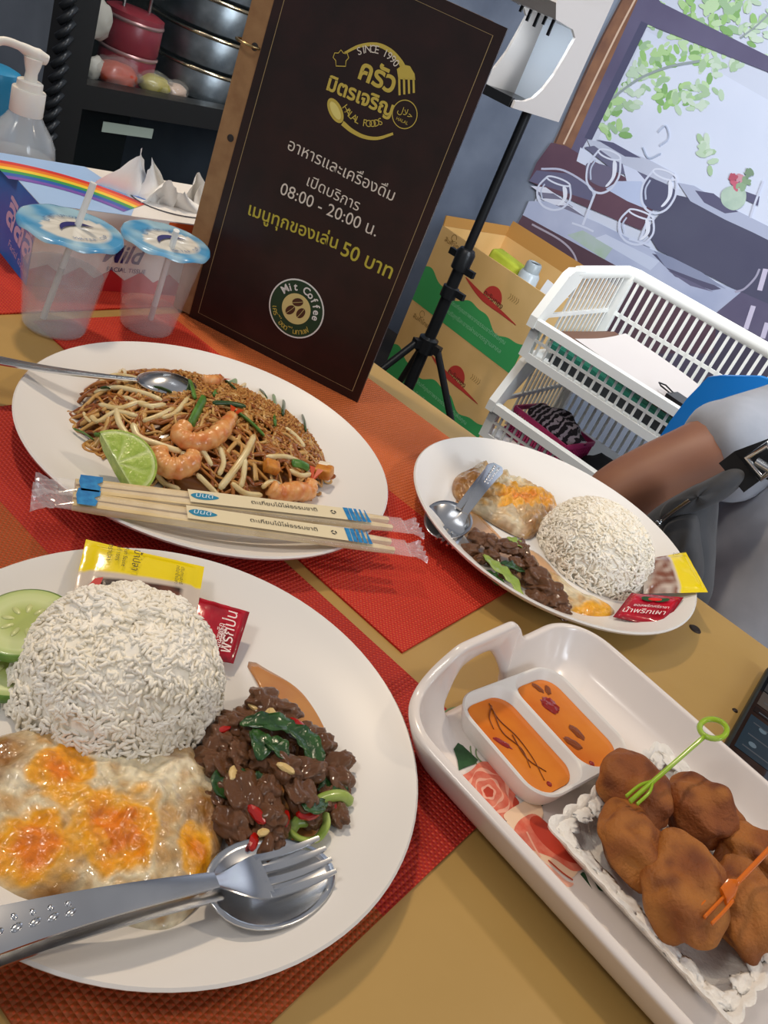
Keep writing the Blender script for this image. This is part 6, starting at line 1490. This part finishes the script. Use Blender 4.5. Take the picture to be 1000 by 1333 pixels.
man = empty('person', (PX, PY, 0), 0, 'seated person in grey T-shirt and pale trousers with a grey sling bag', 'person')
S1 = Vector((-.265, -.03, 1.0)); S0 = S1
elb = W(772, 655, 'y', .895)-Vector((PX, PY, 0)); 
hem = W(905, 602, 'y', .955)-Vector((PX, PY, 0))
sh = Vector((-.165, -.010, .835)); wr = Vector((elb.x+.17, elb.y-.02, elb.z-.09)); hd = Vector((elb.x+.25, elb.y-.03, elb.z-.095))
nodes = [((0, 0, .50), (.15, .11)), ((0, .0, .62), (.145, .105)), ((0, .01, .70), (.15, .11)), ((0, .02, .80), (.155, .10)), ((0, .025, .90), (.075, .065)), ((0, .015, .98), (.044, .046)), ((0, -.005, 1.06), (.072, .085)), ((0, -.01, 1.15), (.078, .095)), ((0, 0, 1.22), (.05, .06)),
         (tuple(sh), .062), (tuple(hem), .045), (tuple(elb), .041), (tuple(wr), .029), (tuple(hd), (.036, .020)),
         ((.165, -.010, .835), .062), ((.235, -.07, .74), .046), ((.25, -.13, .66), .041), ((.13, -.24, .60), .029), ((.06, -.28, .59), (.036, .02)),
         ((-.09, -.04, .51), .085), ((-.12, -.42, .53), .066), ((-.12, -.42, .30), .050), ((-.12, -.38, .07), .036), ((-.12, -.50, .04), (.04, .03)),
         ((.09, -.04, .51), .085), ((.12, -.42, .53), .066), ((.12, -.42, .30), .050), ((.12, -.38, .07), .036), ((.12, -.50, .04), (.04, .03))]
edges = [(0, 1), (1, 2), (2, 3), (3, 4), (4, 5), (5, 6), (6, 7), (7, 8), (3, 9), (9, 10), (10, 11), (11, 12), (12, 13), (3, 14), (14, 15), (15, 16), (16, 17), (17, 18), (0, 19), (19, 20), (20, 21), (21, 22), (22, 23), (0, 24), (24, 25), (25, 26), (26, 27), (27, 28)]
body = skinned('body', nodes, edges, 0, SKIN, man)
# fingers on both hands
for hp_, dr in ((hd, Vector((1, -.1, -.05))), (Vector((.06, -.28, .59)), Vector((-1, -.2, 0)))):
    dr = dr.normalized(); sd_ = dr.cross(Vector((0, 0, 1))).normalized()
    for k in range(4):
        b0_ = hp_+dr*.025+sd_*(-.024+.016*k); l = (.062, .072, .068, .052)[k]
        MB().tube(smoothpath([b0_-dr*.02, b0_+dr*l*.45+Vector((0, 0, .004)), b0_+dr*l*.8-Vector((0, 0, .008)), b0_+dr*l-Vector((0, 0, .02))], 4), [.0085]*12+[.006], 8).build('finger', SKIN, body, smooth=180)
    MB().tube(smoothpath([hp_-dr*.02-sd_*.028, hp_+dr*.015-sd_*.045, hp_+dr*.045-sd_*.05], 4), [.010]*8+[.007], 8).build('thumb', SKIN, body, smooth=180)
# face and hair (outside the frame)
for s in (-1, 1):
    ey_ = link_mesh('eye', blob_mesh('eye', .0115, .006, .0055, 1, 0), M('eye_white', '#d9d2c8', 0.25), body, (s*.029, -.094, 1.135), smooth=180); link_mesh('pupil', blob_mesh('pupil', .005, .003, .005, 1, 0), M('eye_dark', '#1c1613', 0.2), body, (s*.029, -.0985, 1.135), smooth=180); link_mesh('eyebrow', blob_mesh('eyebrow', .016, .004, .0028, 2, 0), HAIR, body, (s*.029, -.096, 1.152), smooth=180); link_mesh('ear', blob_mesh('ear', .010, .018, .028, 2, .05), SKIN, body, (s*.080, -.005, 1.125), smooth=180)
link_mesh('nose', blob_mesh('nose', .013, .018, .024, 3, .05), SKIN, body, (0, -.106, 1.108), smooth=180); link_mesh('mouth', blob_mesh('mouth', .024, .006, .007, 4, .05), M('lips', '#7d4a40', 0.5), body, (0, -.094, 1.068), smooth=180)
link_mesh('hair', blob_mesh('hair', .094, .110, .085, 5, .06, 2, 3, .04, 8, .45), HAIR, body, (0, .012, 1.195), smooth=180)
shd = (hem-sh).normalized(); cuff = hem
sn = [((0, -.005, .52), (.185, .135)), ((0, -.005, .61), (.185, .132)), ((0, .005, .70), (.183, .130)), ((0, .018, .80), (.180, .118)), ((0, .025, .905), (.085, .078)), (tuple(sh), .075), (tuple(sh.lerp(hem, .6)), .066), (tuple(hem), .064), ((.165, -.010, .835), .075), ((.21, -.045, .775), .066), ((.238, -.07, .735), .064)]
se = [(0, 1), (1, 2), (2, 3), (3, 4), (3, 5), (5, 6), (6, 7), (3, 8), (8, 9), (9, 10)]
shirt = skinned('t_shirt', sn, se, 0, SHIRT, man, 3)
# cloth folds pressed into the shirt and trousers
def folds(o, amp, fx, seed):
    for v in o.data.vertices:
        n_ = v.normal; k = noise.noise(Vector((v.co.x*fx, v.co.y*fx, v.co.z*fx*.6+seed)))+.5*noise.noise(Vector((v.co.x*fx*2.3+v.co.z*9, v.co.y*fx*2, v.co.z*fx*1.4+seed)))
        v.co += n_*amp*k
    o.data.update()
folds(shirt, .011, 11, 3)
tn = [((0, 0, .50), (.160, .118)), ((-.09, -.05, .52), .098), ((-.12, -.25, .545), .088), ((-.12, -.43, .54), .078), ((-.12, -.425, .30), .070), ((-.12, -.39, .10), .062), ((.09, -.05, .52), .098), ((.12, -.25, .545), .088), ((.12, -.43, .54), .078), ((.12, -.425, .30), .070), ((.12, -.39, .10), .062)]
te = [(0, 1), (1, 2), (2, 3), (3, 4), (4, 5), (0, 6), (6, 7), (7, 8), (8, 9), (9, 10)]
tro = skinned('trousers', tn, te, 0, TROU, man, 3); folds(tro, .010, 10, 8)
for s in (-1, 1): rbox('shoe', .095, .26, .075, .025, M('dark_shoe', '#26262a', 0.6), man, (s*.12, -.46, 0))

# grey sling bag against the right side of the person
BAGM = M('charcoal_nylon', '#3d3e41', 0.75, col2='#47484b', scale=30, bump=.3, bscale=60, sheen=.15); BAGB = M('black_webbing', '#141416', 0.8); CHR = M('chrome_buckle', '#c3c6c8', 0.18, metal=1)
bgo = W(900, 690, 'y', .868)
bag = empty('sling_bag', bgo, 0, 'charcoal sling bag with zip and black strap on the lap', 'bag')
def BP(x, y, yy=.868): return W(x, y, 'y', yy)-bgo
def bagpart(name, pxs, y0, th, mat, seed=0):
    pts = smoothpath([BP(x, y, y0) for x, y in pxs], 6, True); c = sum(pts, Vector())/len(pts); mb = MB(); rings = []
    for f, d in ((.0, -th), (.55, -th*.96), (.85, -th*.75), (.97, -th*.4), (1.0, 0), (.97, th*.4), (.80, th*.8), (.5, th), (0, th)):
        rings.append([c+(p-c)*max(f, .02)+Vector((0, d+.004*noise.noise(p*30+Vector((seed, f*4, 0))), 0)) for p in pts])
    loft(mb, rings); return mb.build(name, mat, bag, smooth=180)
bagpart('bag_body', [(826, 690), (850, 664), (885, 642), (915, 628), (932, 640), (930, 690), (928, 740), (918, 790), (880, 775), (850, 740), (830, 715)], .858, .030, BAGM, 1)
bagpart('bag_flap', [(862, 676), (900, 668), (940, 652), (968, 628), (972, 612), (955, 608), (925, 622), (890, 640), (868, 655)], .845, .022, BAGM, 5)
bagpart('front_pocket', [(868, 682), (905, 668), (912, 700), (914, 755), (885, 765), (862, 735)], .834, .014, BAGM, 7)
zp = smoothpath([BP(850, 690, .826), (BP(868, 672, .822)), BP(898, 650, .820)], 6); MB().tube(zp, .0022, 8).build('zip', CHR, bag, smooth=60)
MB().tube([BP(851, 689, .822), BP(848, 683, .820), BP(856, 678, .819), BP(860, 682, .820)], .0018, 8, closed=True).build('zip_pull', CHR, bag, smooth=60)
def strap(pxs, w, name, mat):
    p = [(q-bgo if isinstance(q, Vector) else BP(*q)) for q in pxs]; vs = []
    for i, q in enumerate(p):
        t = (p[min(i+1, len(p)-1)]-p[max(i-1, 0)]).normalized(); s_ = t.cross(Vector((0, -1, 0))).normalized()
        vs += [q+s_*w/2, q-s_*w/2, q-s_*w/2+Vector((0, .004, 0)), q+s_*w/2+Vector((0, .004, 0))]
    n = len(p); fs = [(4*i+k, 4*i+(k+1) % 4, 4*i+4+(k+1) % 4, 4*i+4+k) for i in range(n-1) for k in range(4)]+[(0, 1, 2, 3), (4*n-4, 4*n-3, 4*n-2, 4*n-1)]
    return MB().add(vs, fs).build(name, mat, bag)
so = strap([(952, 622, .838), (972, 607, .840), (990, 594, .846), Vector((PX-.045, .885, .862)), Vector((PX+.02, .920, .885)), Vector((PX+.075, .965, .912)), Vector((PX+.105, 1.03, .935)), Vector((PX+.10, 1.12, .91)), Vector((PX+.03, 1.20, .78))], .036, 'strap', BAGB)
bc1, bc2 = BP(985, 612, .834), BP(985, 600, .834)
bq = [BP(x, y, .834) for x, y in ((974, 596), (1000, 578), (1016, 604), (992, 622))]
MB().tube(bq, .0042, 8, closed=True).build('buckle', CHR, so, smooth=60)
MB().tube([BP(985, 600, .833), BP(1004, 612, .833)], .0045, 8).build('buckle_bar', CHR, so, smooth=60)
